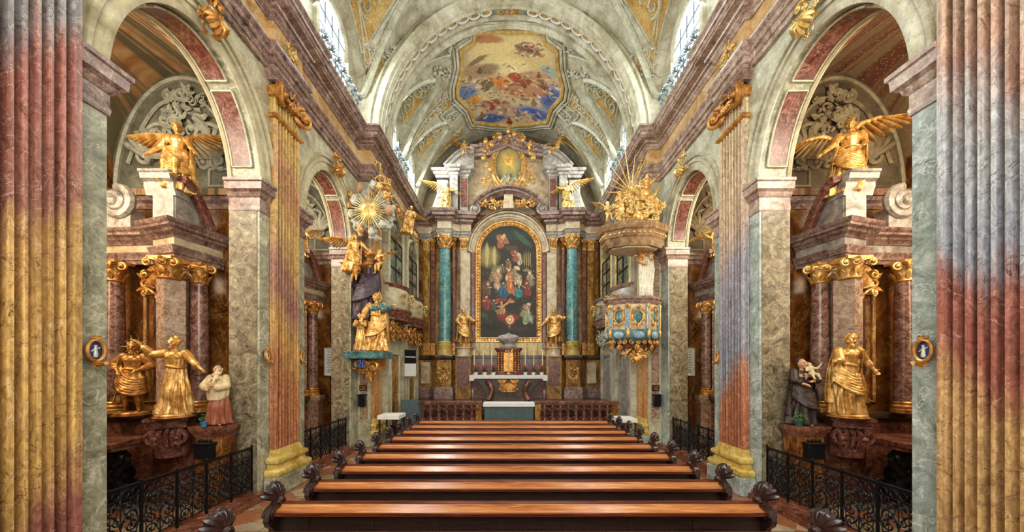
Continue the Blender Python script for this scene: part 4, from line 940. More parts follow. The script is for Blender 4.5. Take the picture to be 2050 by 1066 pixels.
ENT = [(9.5, 7.72), (7.98, 7.62), (7.72, 7.32), (7.06, 7.12), (6.84, 8.08)]
def side_altar(s, dy, label, full=True):
    t = thing('side_altar', label, 'altar', (s*7.6, 7.6+dy, 0), 'marble side altars in the chapels')
    D = lambda: side(s).push(T((0, dy, 0)))
    poly = ENT+[(9.5, 8.08)]
    m = D(); m.prism(poly, XY, .0, 1.72)
    m.sweep(ENT, [(-.1, 0), (.12, 0), (.12, .25), (.06, .32), (.02, .40), (-.1, .40)], XY, mitre=2); obj('pedestal', m, 'rust', t, smooth=30)
    m = D(); m.sweep(ENT, [(-.1, 1.60), (.03, 1.60), (.05, 1.66), (.11, 1.70), (.13, 1.78), (.13, 1.84), (-.3, 1.84)], XY, mitre=2); m.prism(poly, XY, 1.72, 1.835); obj('pedestal_cornice', m, 'darkstone', t)
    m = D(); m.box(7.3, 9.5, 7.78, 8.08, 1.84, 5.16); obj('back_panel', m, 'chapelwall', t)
    m = D()
    for x0, x1 in ((7.62, 8.30),):
        m.sweep([(x0, 2.1), (x1, 2.1), (x1, 4.5), (x0, 4.5)], [(0, 0), (0, .05), (-.05, .07), (-.09, .03), (-.09, 0)], lambda u, v, w_: (u, 7.78-w_, v), closed=True)
    obj('panel_frame', m, 'altarbrown', t)
    m = D(); m.box(7.75, 8.17, 7.76, 7.78, 2.25, 4.35); obj('inlay', m, 'darkstone', t)
    # corner pier
    quad = [(7.42, 7.10), (7.20, 7.05), (7.045, 7.36), (7.22, 7.70), (7.5, 7.70)]
    m = D(); m.prism(quad, XY, 2.05, 4.72); obj('pier', m, 'pinkcol', t, smooth=0)
    m = D(); m.sweep(quad[:4], [(-.05, 1.84), (.06, 1.84), (.06, 1.93), (.03, 1.96), (.05, 2.0), (.02, 2.06), (-.05, 2.08)], XY, mitre=1.5); obj('pier_base', m, 'golddeep', t)
    cols = [(6.99, 7.62, .165), (8.66, 7.42, .165)]
    for cx, cy, r in cols:
        m = D(); m.lathe([(r, 2.08), (r*1.02, 3.0), (r*.98, 4.0), (r*.88, 4.72)], (cx, cy, 0), 24); obj('column', m, 'colmarble', t)
        m = D(); m.lathe([(r*1.35, 1.84), (r*1.35, 1.92), (r*1.2, 1.94), (r*1.3, 1.99), (r*1.05, 2.03), (r*1.12, 2.07), (r*.98, 2.10)], (cx, cy, 0), 24); obj('column_base', m, 'golddeep', t)
    # capitals
    for cx, cy, r, faces in ((6.99, 7.62, .165, (-PI/2-.5, -PI/2+.9)), (8.66, 7.42, .165, (-.35, .35)), (7.25, 7.22, .2, (-.1, -PI/2+.3))):
        m = D(); m.lathe([(r*.92, 4.70), (r*1.05, 4.72), (r*.92, 4.75), (r*1.0, 4.95), (r*1.25, 5.06), (r*1.35, 5.10)], (cx, cy, 0), 20)
        for k in range(9):
            a = 2*PI*k/9; m.push(T((cx+r*.95*math.cos(a), cy+r*.95*math.sin(a), 4.74)) @ RZ(a+PI/2)); leaf(m, (0, 0, 0), PI/2, .17, .11, .5); m.pop()
        for fa in faces:
            m.push(T((cx, cy, 5.03)) @ RZ(fa))
            for d in (-1, 1): spiral(m, (d*r*1.25, -r*1.05, -.01), .088, 1.6, PI/2, -d, .028, .04)
            m.tube([(-r*1.2, -r*1.0, .07), (0, -r*1.15, .03), (r*1.2, -r*1.0, .07)], .03, 6); rosette(m, (0, -r*1.25, .02), .06)
            m.pop()
        m.box(cx-r*1.3, cx+r*1.3, cy-r*1.2, cy+r*1.3, 5.10, 5.16)
        obj('capital', m, 'golddeep' if s < 0 else 'gold', t)
    m = D(); m.sweep(ENT, [(-.4, 5.16), (.02, 5.16), (.02, 5.24), (.05, 5.25), (.05, 5.33), (.08, 5.37), (.09, 5.41), (-.4, 5.41)], XY, mitre=2); obj('architrave', m, 'purple', t)
    m = D(); m.sweep(ENT, [(-.4, 5.41), (.0, 5.41), (.0, 5.62), (-.4, 5.62)], XY, mitre=2); obj('frieze', m, 'altarcream' if s < 0 else 'altargrey', t)
    m = D(); m.sweep(ENT, [(-.4, 5.60), (.03, 5.60), (.06, 5.66), (.12, 5.69), (.14, 5.74), (.22, 5.76), (.22, 5.81), (.26, 5.84), (.28, 5.90), (-.4, 5.90)], XY, mitre=2); m.prism(poly, XY, 5.80, 5.89); obj('cornice', m, 'purple', t)
    # half of the broken segmental pediment, cut end to the front
    arc = [(7.98-.92*math.sin(PI/2*i/14)*1.0, 5.9+.98*(1-math.cos(PI/2*i/14))) for i in range(15)]
    arc = [(7.92-.80*i/14, 5.92+.95*math.sin(PI/2*(i/14))**1.0) for i in range(15)]
    body = arc+[(arc[-1][0], 5.9), (7.92, 5.9)]
    m = D(); m.prism(body, lambda u, v, w_: (w_, u, v), 7.03, 7.43); obj('pediment', m, 'altargrey', t, smooth=30)
    m = D(); pf = [(0, 0), (.03, .0), (.05, .06), (.10, .08), (.11, .16), (.16, .20), (.18, .30), (0, .30)]
    # moulded cornice following the arc on the nave side and turning across the cut end
    m.sweep(arc[::-1], [(-.0, 0), (-.04, 0), (-.06, .08), (-.10, .10), (-.12, .20), (-.15, .24), (-.15, .30), (0, .30)], lambda u, v, w_: (7.10-w_, u, v)); obj('pediment_moulding', m, 'redm', t)
    m = D(); y9 = arc[-1][0]; z9 = arc[-1][1]
    m.box(7.06, 7.47, y9+.02, 7.5, 5.9, z9-.1)
    m.sweep([(7.62, y9-.03), (7.0, y9-.03)], [(-.3, z9-.42), (.0, z9-.42), (.0, z9-.40), (.03, z9-.30), (.05, z9-.26), (.05, z9-.16), (.12, z9-.12), (.14, z9-.02), (.17, z9), (.17, z9+.05), (-.3, z9+.05)], XY)
    m.sweep([(7.48, y9-.03), (7.05, y9-.03)], [(-.3, 5.9), (.03, 5.9), (.0, 6.0), (.0, z9-.42), (-.3, z9-.42)], XY)
    obj('pediment_block', m, 'altargrey' if dy == 0 else 'purple', t)
    if full:
        m = D(); m.push(T((8.60, 7.42, 6.45))); spiral(m, (0, 0, 0), .34, 2.0, PI/2, 1, .10, .08, 8); m.box(-.28, .28, 0, .3, -.56, -.1); m.pop(); obj('volute', m, 'altargrey', t)
        m = D(); m.push(T((7.88, 7.62, 4.72))); cartouche(m, .62, .46, rc, .035); fan(m, (0, -.04, -.12), .3, 9, .1*PI, .9*PI, .035); m.pop(); obj('cartouche', m, 'golddeep' if s < 0 else 'gold', t)
        m = D(); m.push(T((7.88, 7.70, 4.72))); m.ell((0, 0, 0), (.27, .08, .21), seg=16, rings=10); m.pop(); obj('cartouche_field', m, 'rust', t)
        m = D(); m.push(T((6.98, 6.98, 0)) @ RZ(-.5 if s > 0 else -.5)); m.box(-.3, .3, -.26, .3, 1.62, 1.82); m.box(-.34, .34, -.30, .3, 1.76, 1.82)
        m.lathe([(.27, 1.0), (.29, 1.3), (.22, 1.62)], (0, .1, 0), 16); spiral(m, (-.16, -.24, 1.42), .15, 1.6, PI/2, 1, .05, .04); spiral(m, (.16, -.24, 1.42), .15, 1.6, PI/2, -1, .05, .04)
        for k in range(5): m.tube([(-.2+.1*k, -.16, 1.60), (-.2+.1*k, -.30, 1.50), (-.18+.09*k, -.26, 1.30), (-.14+.07*k, -.05, 1.1)], .04, 6)
        m.pop(); obj('statue_console', m, 'redm', t)
        m = D(); m.box(7.34, 9.3, 6.22, 7.2, 1.33, 1.43); m.box(7.40, 9.3, 6.28, 7.2, 1.25, 1.33); obj('altar_slab', m, 'rust', t, bevel=.012)
        m = D(); m.push(T((7.95, 6.9, 0)) @ RZ(.2)); 
        for k in range(3): m.ell((-.1+.12*k, 0, .35+.3*k), (.26-.03*k, .24, .24), seg=12, rings=8)
        spiral(m, (-.25, -.12, .95), .22, 1.6, 0, 1, .08, .06); spiral(m, (-.1, -.2, .45), .24, 1.6, PI, -1, .08, .06); putto_head(m, (-.3, -.15, 1.05), .13)
        m.cap((-.3, -.1, .95), (-.1, -.2, .5), .1, .07); m.cap((.1, -.1, .95), (.25, -.25, .5), .1, .07); m.pop(); obj('carved_support', m, 'dark', t)
        m = D(); m.box(8.2, 9.3, 6.5, 7.2, .15, 1.25); obj('altar_block', m, 'darkstone', t)
    else:
        m = D(); m.sweep([(6.72, 7.44), (7.32, 7.30), (7.32, 7.7), (6.84, 7.95)][::-1], [(-.05, .15), (.1, .15), (.1, .4), (.03, .46), (.03, 1.6), (.1, 1.7), (.1, 1.84), (-.05, 1.84)], XY, closed=True, mitre=1.5); obj('front_pedestal', m, 'pinkcol', t)
    return t
side_altar(-1, 0, 'side altar seen through the nearest left arch, beside two gilded statues')
side_altar(1, 0, 'side altar seen through the nearest right arch, beside one gilded statue')
side_altar(-1, 4.4, 'side altar half hidden in the second left arch', full=False)
side_altar(1, 4.4, 'side altar half hidden in the second right arch', full=False)

# ---- statues of the chapels
def statue(name, label, loc, rot, h, seed, mat='gold', vox=.0095, cat='statue', plinth=.0, pm=None, wings=None, halo=None, extra=None, group=None, prest=None, **kw):
    rnd = random.Random(seed); t = thing(name, label, cat, loc, group); t.rotation_euler = (0, 0, rot)
    m = M(); base = plinth; m.push(T((0, 0, base)))
    if prest is not None: m.push(prest)
    figure(m, h, rnd, **kw)
    if extra: extra(m, h)
    m.v = m.v
    o = remesh(m, vox, 1); obj('carved_figure', o, mat, t, world=False, smooth=60)
    if plinth:
        b = M(); b.lathe([(.20*h, 0), (.21*h, plinth*.3), (.18*h, plinth*.5), (.19*h, plinth*.9), (.17*h, plinth+.02)], (0, 0, 0), 10); obj('plinth', b, pm or mat, t, world=False)
    if wings:
        for (a, b_, dn) in wings:
            w = M(T((0, 0, base)) @ (prest or Matrix())); wing(w, Vector(a)*h, Vector(b_)*h, h, dn, 10); obj('wing', w, mat, t, world=False)
    if halo:
        w = M(T(Vector((0, 0.05*h, base+.93*h)))); n = halo
        for k in range(n):
            a = 2*PI*k/n; r = (.17 if k % 2 else .13)*h; w.tube([(math.cos(a)*.06*h, 0, math.sin(a)*.06*h), (math.cos(a)*r, 0, math.sin(a)*r)], [.008*h, .002*h], 4)
        w.tube([(.085*h*math.cos(a), 0, .085*h*math.sin(a)) for a in [2*PI*k/20 for k in range(21)]], .006*h, 5, cap=False); obj('halo', w, 'goldpale', t, world=False)
    return t
statue('gilded_statue', 'gilded statue of a cloaked soldier with bare legs, leftmost in the left chapel', (-7.86, 7.05, 1.84), .35, 1.48, 11, 'golddeep', plinth=.06, robe='short', LH=((.2, -.02, .66), (.12, -.14, .60)), RH=((-.22, .02, .68), (-.12, -.10, .58)), beard=True, cloak=True, halo=10, turn=.3, legs=[((.065, -.05, .28), (.08, -.02, .045)), ((-.07, -.03, .28), (-.11, .06, .045))])
statue('gilded_statue', 'gilded statue of a long-robed woman with one arm raised, in the left chapel', (-6.72, 6.78, 1.84), .25, 1.56, 12, 'gold', plinth=.06, robe='long', LH=((.18, -.03, .70), (.30, -.08, .60)), RH=((-.2, -.05, .76), (-.34, -.08, .90)), hair='long', cloak=False, turn=-.2, folds=11)
statue('gilded_statue', 'gilded statue of a striding man in a swirling robe, in the right chapel', (6.77, 6.78, 1.84), -.15, 1.62, 13, 'gold', plinth=.06, robe='long', LH=((.21, .03, .68), (.27, -.02, .56)), RH=((-.16, -.12, .66), (-.27, -.22, .66)), beard=True, turn=-.6, lean=(.05, 0), shift=-.05, folds=8)
ang = dict(hair='curls', robe='skirt', cloak='left', fat=1.08)
SEAT = [((.07, -.16, .42), (.09, -.20, .20)), ((-.06, -.14, .38), (-.10, -.10, .15))]
statue('gilded_angel', 'gilded winged angel seated on the pediment in the left chapel, back half turned', (-7.15, 7.28, 6.55), .25, 1.55, 21, 'gold', robe='skirt', LH=((.16, -.04, .66), (.24, -.12, .58)), RH=((-.2, -.02, .62), (-.28, -.1, .48)), wings=[((-.06, .07, .78), (-.34, .12, .86), (-.1, 0, -1)), ((.06, .07, .78), (.25, .14, .95), (.2, 0, -1))], turn=.5, fat=1.1, legs=SEAT, folds=7)
statue('gilded_angel', 'gilded angel with wide spread wings standing on the pediment in the right chapel', (7.22, 7.30, 6.5), -.3, 1.68, 22, 'gold', robe='skirt', LH=((.14, -.03, .66), (.08, -.12, .6)), RH=((-.2, -.06, .66), (-.34, -.12, .55)), wings=[((-.06, .08, .80), (-.52, .10, .80), (-.1, 0, -1)), ((.06, .08, .82), (.62, .12, 1.0), (.1, 0, -1))], turn=-.5, fat=1.1, lean=(.06, 0), folds=7)
statue('gilded_angel', 'gilded angel on the half hidden altar in the second left arch', (-7.15, 11.6, 6.6), .3, 1.1, 23, 'gold', vox=.014, robe='skirt', LH=((.2, -.04, .7), (.26, -.12, .62)), RH=((-.2, -.02, .62), (-.3, -.1, .52)), wings=[((-.06, .07, .78), (-.3, .12, .9), (-.1, 0, -1)), ((.06, .07, .78), (.3, .14, .95), (.2, 0, -1))], legs=SEAT, fat=1.15)
statue('gilded_angel', 'gilded angel on the half hidden altar in the second right arch', (7.12, 11.6, 6.6), -.3, 1.1, 24, 'gold', vox=.014, robe='skirt', LH=((.2, -.04, .7), (.26, -.12, .62)), RH=((-.2, -.02, .62), (-.38, -.1, .72)), wings=[((-.06, .07, .78), (-.55, .10, .75), (-.1, 0, -1)), ((.06, .07, .78), (.42, .12, .92), (.1, 0, -1))], legs=SEAT, fat=1.15)
# painted saints holding a child
def saint(s, x, label, robe, upper, seed, h):
    t = thing('painted_statue', label, 'statue', (s*x, 7.0, 1.65)); t.rotation_euler = (0, 0, -s*.15); q = dict(LH=((.15, -.08, .66), (.04, -.17, .66)), RH=((-.15, -.08, .66), (-.08, -.17, .62)))
    m = M(); figure(m, h, random.Random(seed), parts=('body',), hair=None, turn=.3*s, **q); obj('head_and_hands', remesh(m, .009, 1), 'flesh', t, world=False)
    m = M(); figure(m, h*1.02, random.Random(seed), parts=('robe',), robe='long' if upper is None else 'skirt', cloak=(upper is None), folds=8, **q); obj('cassock', remesh(m, .013, 2), robe, t, world=False)
    if upper:
        m = M(); rows = []
        for i in range(9):
            z = (.81-.40*i/8)*h; rows.append([((.095+.02*i/8+.03*math.sin(PI*i/8))*h*1.12*math.cos(a)*(1+.07*math.sin(9*a)), (.092+.03*i/8)*h*1.05*math.sin(a)*(1+.07*math.sin(9*a)), z) for a in [2*PI*k/40 for k in range(40)]])
        m.grid(rows, closeu=True, cap=True)
        for d in (-1, 1): m.cap((d*.11*h, 0, .78*h), (d*.16*h, -.07*h, .65*h), .06*h, .065*h); m.cap((d*.16*h, -.07*h, .65*h), (d*.09*h, -.14*h, .63*h), .06*h, .07*h)
        obj('surplice', remesh(m, .013, 2), upper, t, world=False)
    m = M(); hc = Vector((0.0, .0, .925*h)); rr = random.Random(3)
    for k in range(26):
        a = rr.uniform(-.3, PI+.3); e = rr.uniform(-.3, 1.3); m.ell(hc+Vector((.05*h*math.cos(a)*math.cos(e), .012*h+.055*h*math.sin(a)*math.cos(e), .012*h+.06*h*math.sin(e))), .019*h, seg=6, rings=5)
    obj('hair', m, 'brownrobe', t, world=False)
    m = M(T((s*.02*h+.05*h, -.17*h, .60*h)) @ RX(-.35)); figure(m, .36*h, random.Random(9), robe=None, cloak=False, childhead=True, fat=1.35, LH=((.2, -.1, .7), (.3, -.2, .85)), legs=[((.1, -.2, .40), (.1, -.25, .2)), ((-.1, -.2, .40), (-.1, -.25, .2))]); obj('held_child', remesh(m, .006, 1), 'whiterobe', t, world=False)
    return t
saint(-1, 6.03, 'small painted statue in rust red cassock and cream surplice holding a child, left chapel', 'redrobe', 'whiterobe', 31, 1.25)
saint(1, 6.03, 'painted statue in dark brown habit holding a child, right chapel', 'brownrobe', None, 32, 1.38)
for s in (-1, 1):
    t = thing('statue_pedestal', 'square brown marble pedestal under the painted statue in the %s chapel' % SN[s], 'pedestal', (s*6.08, 7.0, 0))
    m = side(s); m.box(5.83, 6.36, 6.84, 7.22, .0, 1.5); m.box(5.78, 6.41, 6.79, 7.25, 0, .3); obj('body', m, 'chapelwall', t, bevel=.01)
    m = side(s); m.sweep([(6.36, 7.22), (6.36, 6.84), (5.83, 6.84), (5.83, 7.22)][::1], [(-.1, 1.42), (.0, 1.42), (.03, 1.5), (.06, 1.54), (.08, 1.6), (.08, 1.65), (-.2, 1.65)], XY, mitre=1.5); m.box(5.85, 6.34, 6.86, 7.22, 1.5, 1.649); obj('cap_moulding', m, 'rust', t)
    m = side(s); m.box(5.93, 6.24, 6.68, 6.83, 1.02, 1.32); m.box(5.90, 6.27, 6.66, 6.83, 1.30, 1.34)
    for k in range(4): m.lathe([(.022, 1.34), (.026, 1.39), (.02, 1.40)], (5.97+.075*k, 6.75, 0), 8)
    tag(obj('candle_box', m, 'dark', bevel=.006), 'small black iron candle box fixed to the pedestal in the %s chapel' % SN[s], 'box')
def potplant(name, label, loc, r, h, pot, leafm, n, seed, flower=None, group=None):
    t = thing(name, label, 'plant', loc, group); m = M(); m.lathe([(r*.7, 0), (r, h), (r*1.1, h*1.02), (r*1.08, h*.85), (r*.9, h*.85)], (0, 0, 0), 14); obj('pot', m, pot, t, world=False)
    rr = random.Random(seed); m = M()
    for k in range(n):
        a = rr.uniform(0, 6.28); q = r*rr.uniform(.2, 1.7); zz = h*(1+rr.uniform(.1, 1.6)*(1.3-q/r/2)); d = Vector((q*math.cos(a), q*math.sin(a), zz))
        m.ell(d, (r*.36, r*.1, r*.16), RZ(a) @ RY(rr.uniform(-.9, .9)), seg=6, rings=4)
        if k % 3 == 0: m.tube([(0, 0, h*.8), (d.x*.5, d.y*.5, zz*.7), tuple(d)], r*.03, 4)
    obj('foliage', m, leafm, t, world=False)
    if flower:
        m = M()
        for k in range(16):
            a = rr.uniform(0, 6.28); q = r*rr.uniform(.1, 1.5); m.ell((q*math.cos(a), q*math.sin(a), h*(2.0+rr.uniform(0, 1.0))), r*.24, seg=6, rings=5)
        obj('flowers', m, flower, t, world=False)
    return t
potplant('potted_plant', 'small plant in a bright blue pot beside the left painted statue', (-6.08, 6.73, 1.65), .055, .10, 'bluepot', 'greenleafl', 24, 2)
potplant('potted_plant', 'small bushy plant in a dark green pot beside the right painted statue', (6.16-.32, 6.82, 1.65), .07, .10, 'greenpot', 'greenleafl', 34, 4)
# oval cameo frames and bronze lamps on the piers
def cameo(s, y, x, z, label, w=.19, h=.32):
    t = thing('oval_medallion', label, 'medallion', (s*x, y, z), 'oval medallions on the piers'); m = M(T((s*x, y, z)) @ RZ(PI/2 if s < 0 else -PI/2))
    m.tube([(w/2*math.cos(a), -.03, h*.42*math.sin(a)) for a in [2*PI*k/24 for k in range(25)]], .022, 6, cap=False); spiral(m, (-.03, -.03, h*.5), .04, 1.2, 0, 1, .012, .01); spiral(m, (.03, -.03, h*.5), .04, 1.2, PI, -1, .012, .01); leaf(m, (0, -.03, -h*.42), -PI/2, .1, .08, .2); fan(m, (0, -.03, -h*.45), .06, 5, -.9*PI, -.1*PI, .012)
    obj('gilt_frame', m, 'golddeep', t); m = M(T((s*x, y, z)) @ RZ(PI/2 if s < 0 else -PI/2)); m.ell((0, 0, 0), (w*.47, .025, h*.39), seg=20, rings=10); obj('enamel_field', m, 'cameo', t)
    m = M(T((s*x, y, z)) @ RZ(PI/2 if s < 0 else -PI/2)); m.ell((0, -.025, .055), .018, seg=7, rings=6); m.cap((0, -.022, .03), (0, -.022, -.07), .018, .026); m.cap((-.01, -.025, .02), (-.045, -.025, -.01), .009, .007); m.cap((.01, -.025, .02), (.045, -.025, .04), .009, .007); obj('relief_figure', m, 'silver', t)
cameo(-1, 4.36, 5.36, 3.06, 'blue and gold oval medallion on the nearest left pier')
cameo(1, 4.36, 5.36, 3.06, 'blue and gold oval medallion on the nearest right pier')
for s, y, lab in ((-1, 7.45, 'small dark oval medallion on the second left pier, before its pilaster'), (-1, 8.68, 'small dark oval medallion on the second left pier, beyond its pilaster'), (1, 8.68, 'small dark oval medallion on the second right pier, beyond its pilaster')):
    cameo(s, y, 5.37, 3.10, lab, .12, .26)
# framed notice boards in the second chapels
for s in (-1, 1):
    t = thing('notice_board', 'tall narrow white notice board on the brown wall of the second %s chapel' % SN[s], 'board', (s*6.62, 12.4, 2.6)); m = side(s); m.box(6.50, 6.78, 12.44, 12.475, 2.55, 3.52); obj('board', m, 'white' if s < 0 else 'paper', t)
    m = side(s); m.sweep([(6.50, 2.55), (6.78, 2.55), (6.78, 3.52), (6.50, 3.52)], [(.0, 0), (0, .03), (-.03, .03), (-.03, 0)], lambda u, v, w_: (u, 12.44-w_, v), closed=True); obj('frame', m, 'silver', t)
    m = side(s)
    for k in range(14): m.box(6.55, 6.73-(k*7 % 5)*.01, 12.436, 12.44, 2.64+.06*k, 2.66+.06*k)
    obj('printed_lines', m, 'bluegrey', t)
# ------------------------------------------------------------------ high altar
AX = -.05
rd = random.Random(77)
HA = thing('high_altar', 'tall marble high altar filling the far wall, with blue columns and a curved gable', 'altar', (AX, 18.3, 1.2))
def hp(name, m, mat, **k):
    if isinstance(m, list):
        for q in m: obj(name, q, mat, HA, **k)
    else: return obj(name, m, mat, HA, **k)
def both(fn):
    r = []
    for s in (-1, 1): m = M(); m.push(T((AX, 0, 0)) @ DS(s)); fn(m, s); m.pop(); r.append(m)
    return r
# plan of the right half, centre line outwards; swept from the outside in
PLAN = [(4.95, 18.25), (4.15, 18.25), (4.05, 18.0), (3.78, 17.78), (3.72, 17.55), (2.98, 17.55), (2.92, 17.85), (2.60, 17.98), (2.52, 17.92), (1.98, 17.98), (1.98, 18.3)]
def hsweep(prof, plan=PLAN, mi=1.6): return both(lambda m, s: m.sweep(plan, prof, XY, mitre=mi))
back = both(lambda m, s: m.prism(PLAN+[(1.98, 18.9), (4.95, 18.9)], XY, 1.2, 3.35)); hp('podium', back, 'altarbrown', smooth=30)
m = M(); m.box(AX-4.9, AX+4.9, 18.45, 18.95, 1.2, 11.15); hp('rear_wall', m, 'altarbrown')
hp('podium_foot', hsweep([(-.2, 1.2), (.14, 1.2), (.14, 1.62), (.10, 1.72), (.04, 1.80), (-.2, 1.80)]), 'purple')
hp('podium_cornice', hsweep([(-.2, 3.22), (.03, 3.22), (.06, 3.28), (.12, 3.30), (.13, 3.42), (.10, 3.46), (-.2, 3.46)]), 'darkstone')
m = M(); m.box(AX-2.0, AX+2.0, 18.05, 18.6, 1.2, 3.36); hp('altar_backing', m, 'redm'); m = M(); m.box(AX-2.0, AX+2.0, 18.1, 18.6, 3.46, 4.15); hp('upper_backing', m, 'yellowbase')
m = M(); m.box(AX-2.0, AX+2.0, 17.98, 18.1, 3.30, 3.46); hp('backing_ledge', m, 'darkstone', bevel=.01)
m = M()
for s in (-1, 1):
    for x in (1.55, 1.0): m.box(AX+s*x-.03, AX+s*x+.03, 18.06, 18.1, 3.46, 4.12)
hp('backing_strips', m, 'altarbrown')
for s in (-1, 1):
    c = (AX+s*3.35, 17.83, 0); r = .30
    m = M(); m.lathe([(r*1.0, 4.2), (r*1.03, 5.5), (r*1.0, 7.4), (r*.88, 9.05)], c, 32); hp('column', m, 'bluecol')
    m = M(); m.lathe([(r*1.35, 3.46), (r*1.35, 3.66), (r*1.22, 3.70), (r*1.22, 3.95), (r*1.32, 4.0), (r*1.1, 4.05), (r*1.18, 4.12), (r*1.02, 4.2)], c, 28); hp('column_base', m, 'yellowbase')
    m = M(); m.lathe([(r*.9, 9.02), (r*1.05, 9.05), (r*.92, 9.10), (r*1.0, 9.45), (r*1.3, 9.66), (r*1.36, 9.72)], c, 24)
    for row in (0, 1):
        for k in range(10):
            a = 2*PI*(k+.5*row)/10; m.push(T((c[0]+r*.95*math.cos(a), c[1]+r*.95*math.sin(a), 9.10+.17*row)) @ RZ(a+PI/2)); leaf(m, (0, 0, 0), PI/2, .30, .17, .5); m.pop()
    for q in (-PI/4, PI/4, -3*PI/4+.0, 0): 
        m.push(T((c[0], c[1], 9.62)) @ RZ(q)); spiral(m, (0, -r*1.35, 0), .11, 1.5, PI/2, 1, .035, .02); m.pop()
    hp('column_capital', m, 'gold')
    m = M(T((c[0], 17.50, 2.5))); cluster(m, .52, 1.05, 46, rd, .085, .10); cartouche(m, .42, .62, rd, .03); hp('podium_ornament', m, 'gold')
    # pilasters beside the columns
    for (x0, x1, y, mt, nm) in ((3.95, 4.16, 18.12, 'rust', 'pilaster'), (4.24, 4.60, 18.2, 'altarbrown', 'pilaster'), (2.84, 2.98, 18.0, 'rust', 'pilaster'), (2.03, 2.56, 17.98, 'altarcream', 'pilaster')):
        m = M(); a, b = sorted((AX+s*x0, AX+s*x1)); m.box(a, b, y, 18.46, 3.46, 9.1); m.box(a+.05, b-.05, y-.03, y, 4.3, 8.9); hp('pilaster_shaft', m, mt, bevel=.01)
        m = M(); cx, w = (a+b)/2, b-a
        m.box(a, b, y-.02, 18.46, 9.1, 9.72); n = max(2, int(w/.12))
        for row in (0, 1):
            for k in range(n): leaf(m, (a+w*(k+.5)/n, y-.03, 9.15+.2*row), PI/2, .26, w/n, .4)
        for d in (-1, 1): m.push(T((cx+d*w*.42, y-.05, 9.6))); spiral(m, (0, 0, 0), .09, 1.5, PI/2, -d, .03, .02); m.pop()
        hp('pilaster_capital', m, 'gold' if mt != 'rust' else 'golddeep')
        m = M(); m.box(a-.03, b+.03, y-.06, 18.46, 3.46, 3.70); m.box(a-.02, b+.02, y-.04, 18.46, 3.70, 4.1); hp('pilaster_base', m, 'golddeep', bevel=.02)
    # red marble inlays and side fittings of the podium
    m = M(); a, b = sorted((AX+s*2.1, AX+s*2.5)); m.box(a, b, 17.86, 17.93, 1.95, 3.1); hp('podium_panel', m, 'redm', bevel=.02)
    m = M(); a, b = sorted((AX+s*4.2, AX+s*4.7)); m.box(a, b, 18.1, 18.25, 1.95, 3.1); hp('podium_panel', m, 'altarcream', bevel=.02)
hp('architrave', hsweep([(-.4, 9.72), (.0, 9.72), (.0, 9.85), (.03, 9.86), (.03, 9.98), (.07, 10.03), (-.4, 10.03)]), 'altargrey')
hp('frieze', hsweep([(-.4, 10.03), (-.02, 10.03), (-.02, 10.45), (-.4, 10.45)]), 'altarcream')
hp('cornice', hsweep([(-.4, 10.43), (.02, 10.43), (.05, 10.50), (.10, 10.53), (.12, 10.62), (.26, 10.66), (.27, 10.80), (.31, 10.82), (.35, 10.93), (.35, 10.99), (-.4, 10.99)]), 'purple')
# arch over the painting
AC = (AX, 8.95)
def arcp(r, a0=0., a1=PI, n=40, rz=1.): return [(AC[0]-r*math.cos(a0+(a1-a0)*i/n), AC[1]+rz*r*math.sin(a0+(a1-a0)*i/n)) for i in range(n+1)]
m = M(); m.sweep(arcp(1.80), [(0, -.3), (0, .12), (.05, .14), (.05, .20), (.14, .20), (.14, .25), (.22, .27), (.26, .40), (.32, .42), (.32, -.3)], lambda u, v, w: (u, 18.25-w, v)); hp('arch_cornice', m, 'altarcream')
m = M(); m.sweep(arcp(2.10), [(0, -.3), (0, .30), (.06, .45), (.10, .47), (.10, -.3)], lambda u, v, w: (u, 18.25-w, v)); hp('arch_rim', m, 'purple')
m = both(lambda m, s: m.box(1.80, 1.99, 18.0, 18.3, 3.8, 8.95))
hp('arch_jamb', m, 'rust', bevel=.01)
# curved gable with scroll ends above the arch
gp = [(AX-1.75+3.5*i/24, 11.20+.90*math.sin(PI*i/24)**.8 if 0 < i < 24 else 11.2) for i in range(25)]
m = M(); m.sweep(gp, [(-.15, -.4), (-.15, .10), (-.05, .16), (.02, .34), (.08, .36), (.14, .50), (.22, .54), (.22, -.4)], lambda u, v, w: (u, 18.05-w, v)); hp('curved_gable', m, 'purple')
m = both(lambda m, s: spiral(m, (1.78, 17.75, 11.12), .30, 1.8, PI/2, 1, .08, .05))
hp('gable_scroll', m, 'altargrey')
for s in (-1, 1): m = M(T((AX+s*.85, 17.75, 11.42))); cluster(m, 1.3, .42, 40, rd, .10, .16); m.tube([(-.6, .05, -.05), (.6, .05, .08)], .05, 6); hp('gable_garland', m, 'gold')
m = M(T((AX, 17.72, 11.45))); m.prism([(-.28, -.35), (.28, -.35), (.22, .38), (-.22, .38)], lambda u, v, w: (u, w, v), -.15, .3); hp('keystone_block', m, 'altarcream', bevel=.02)
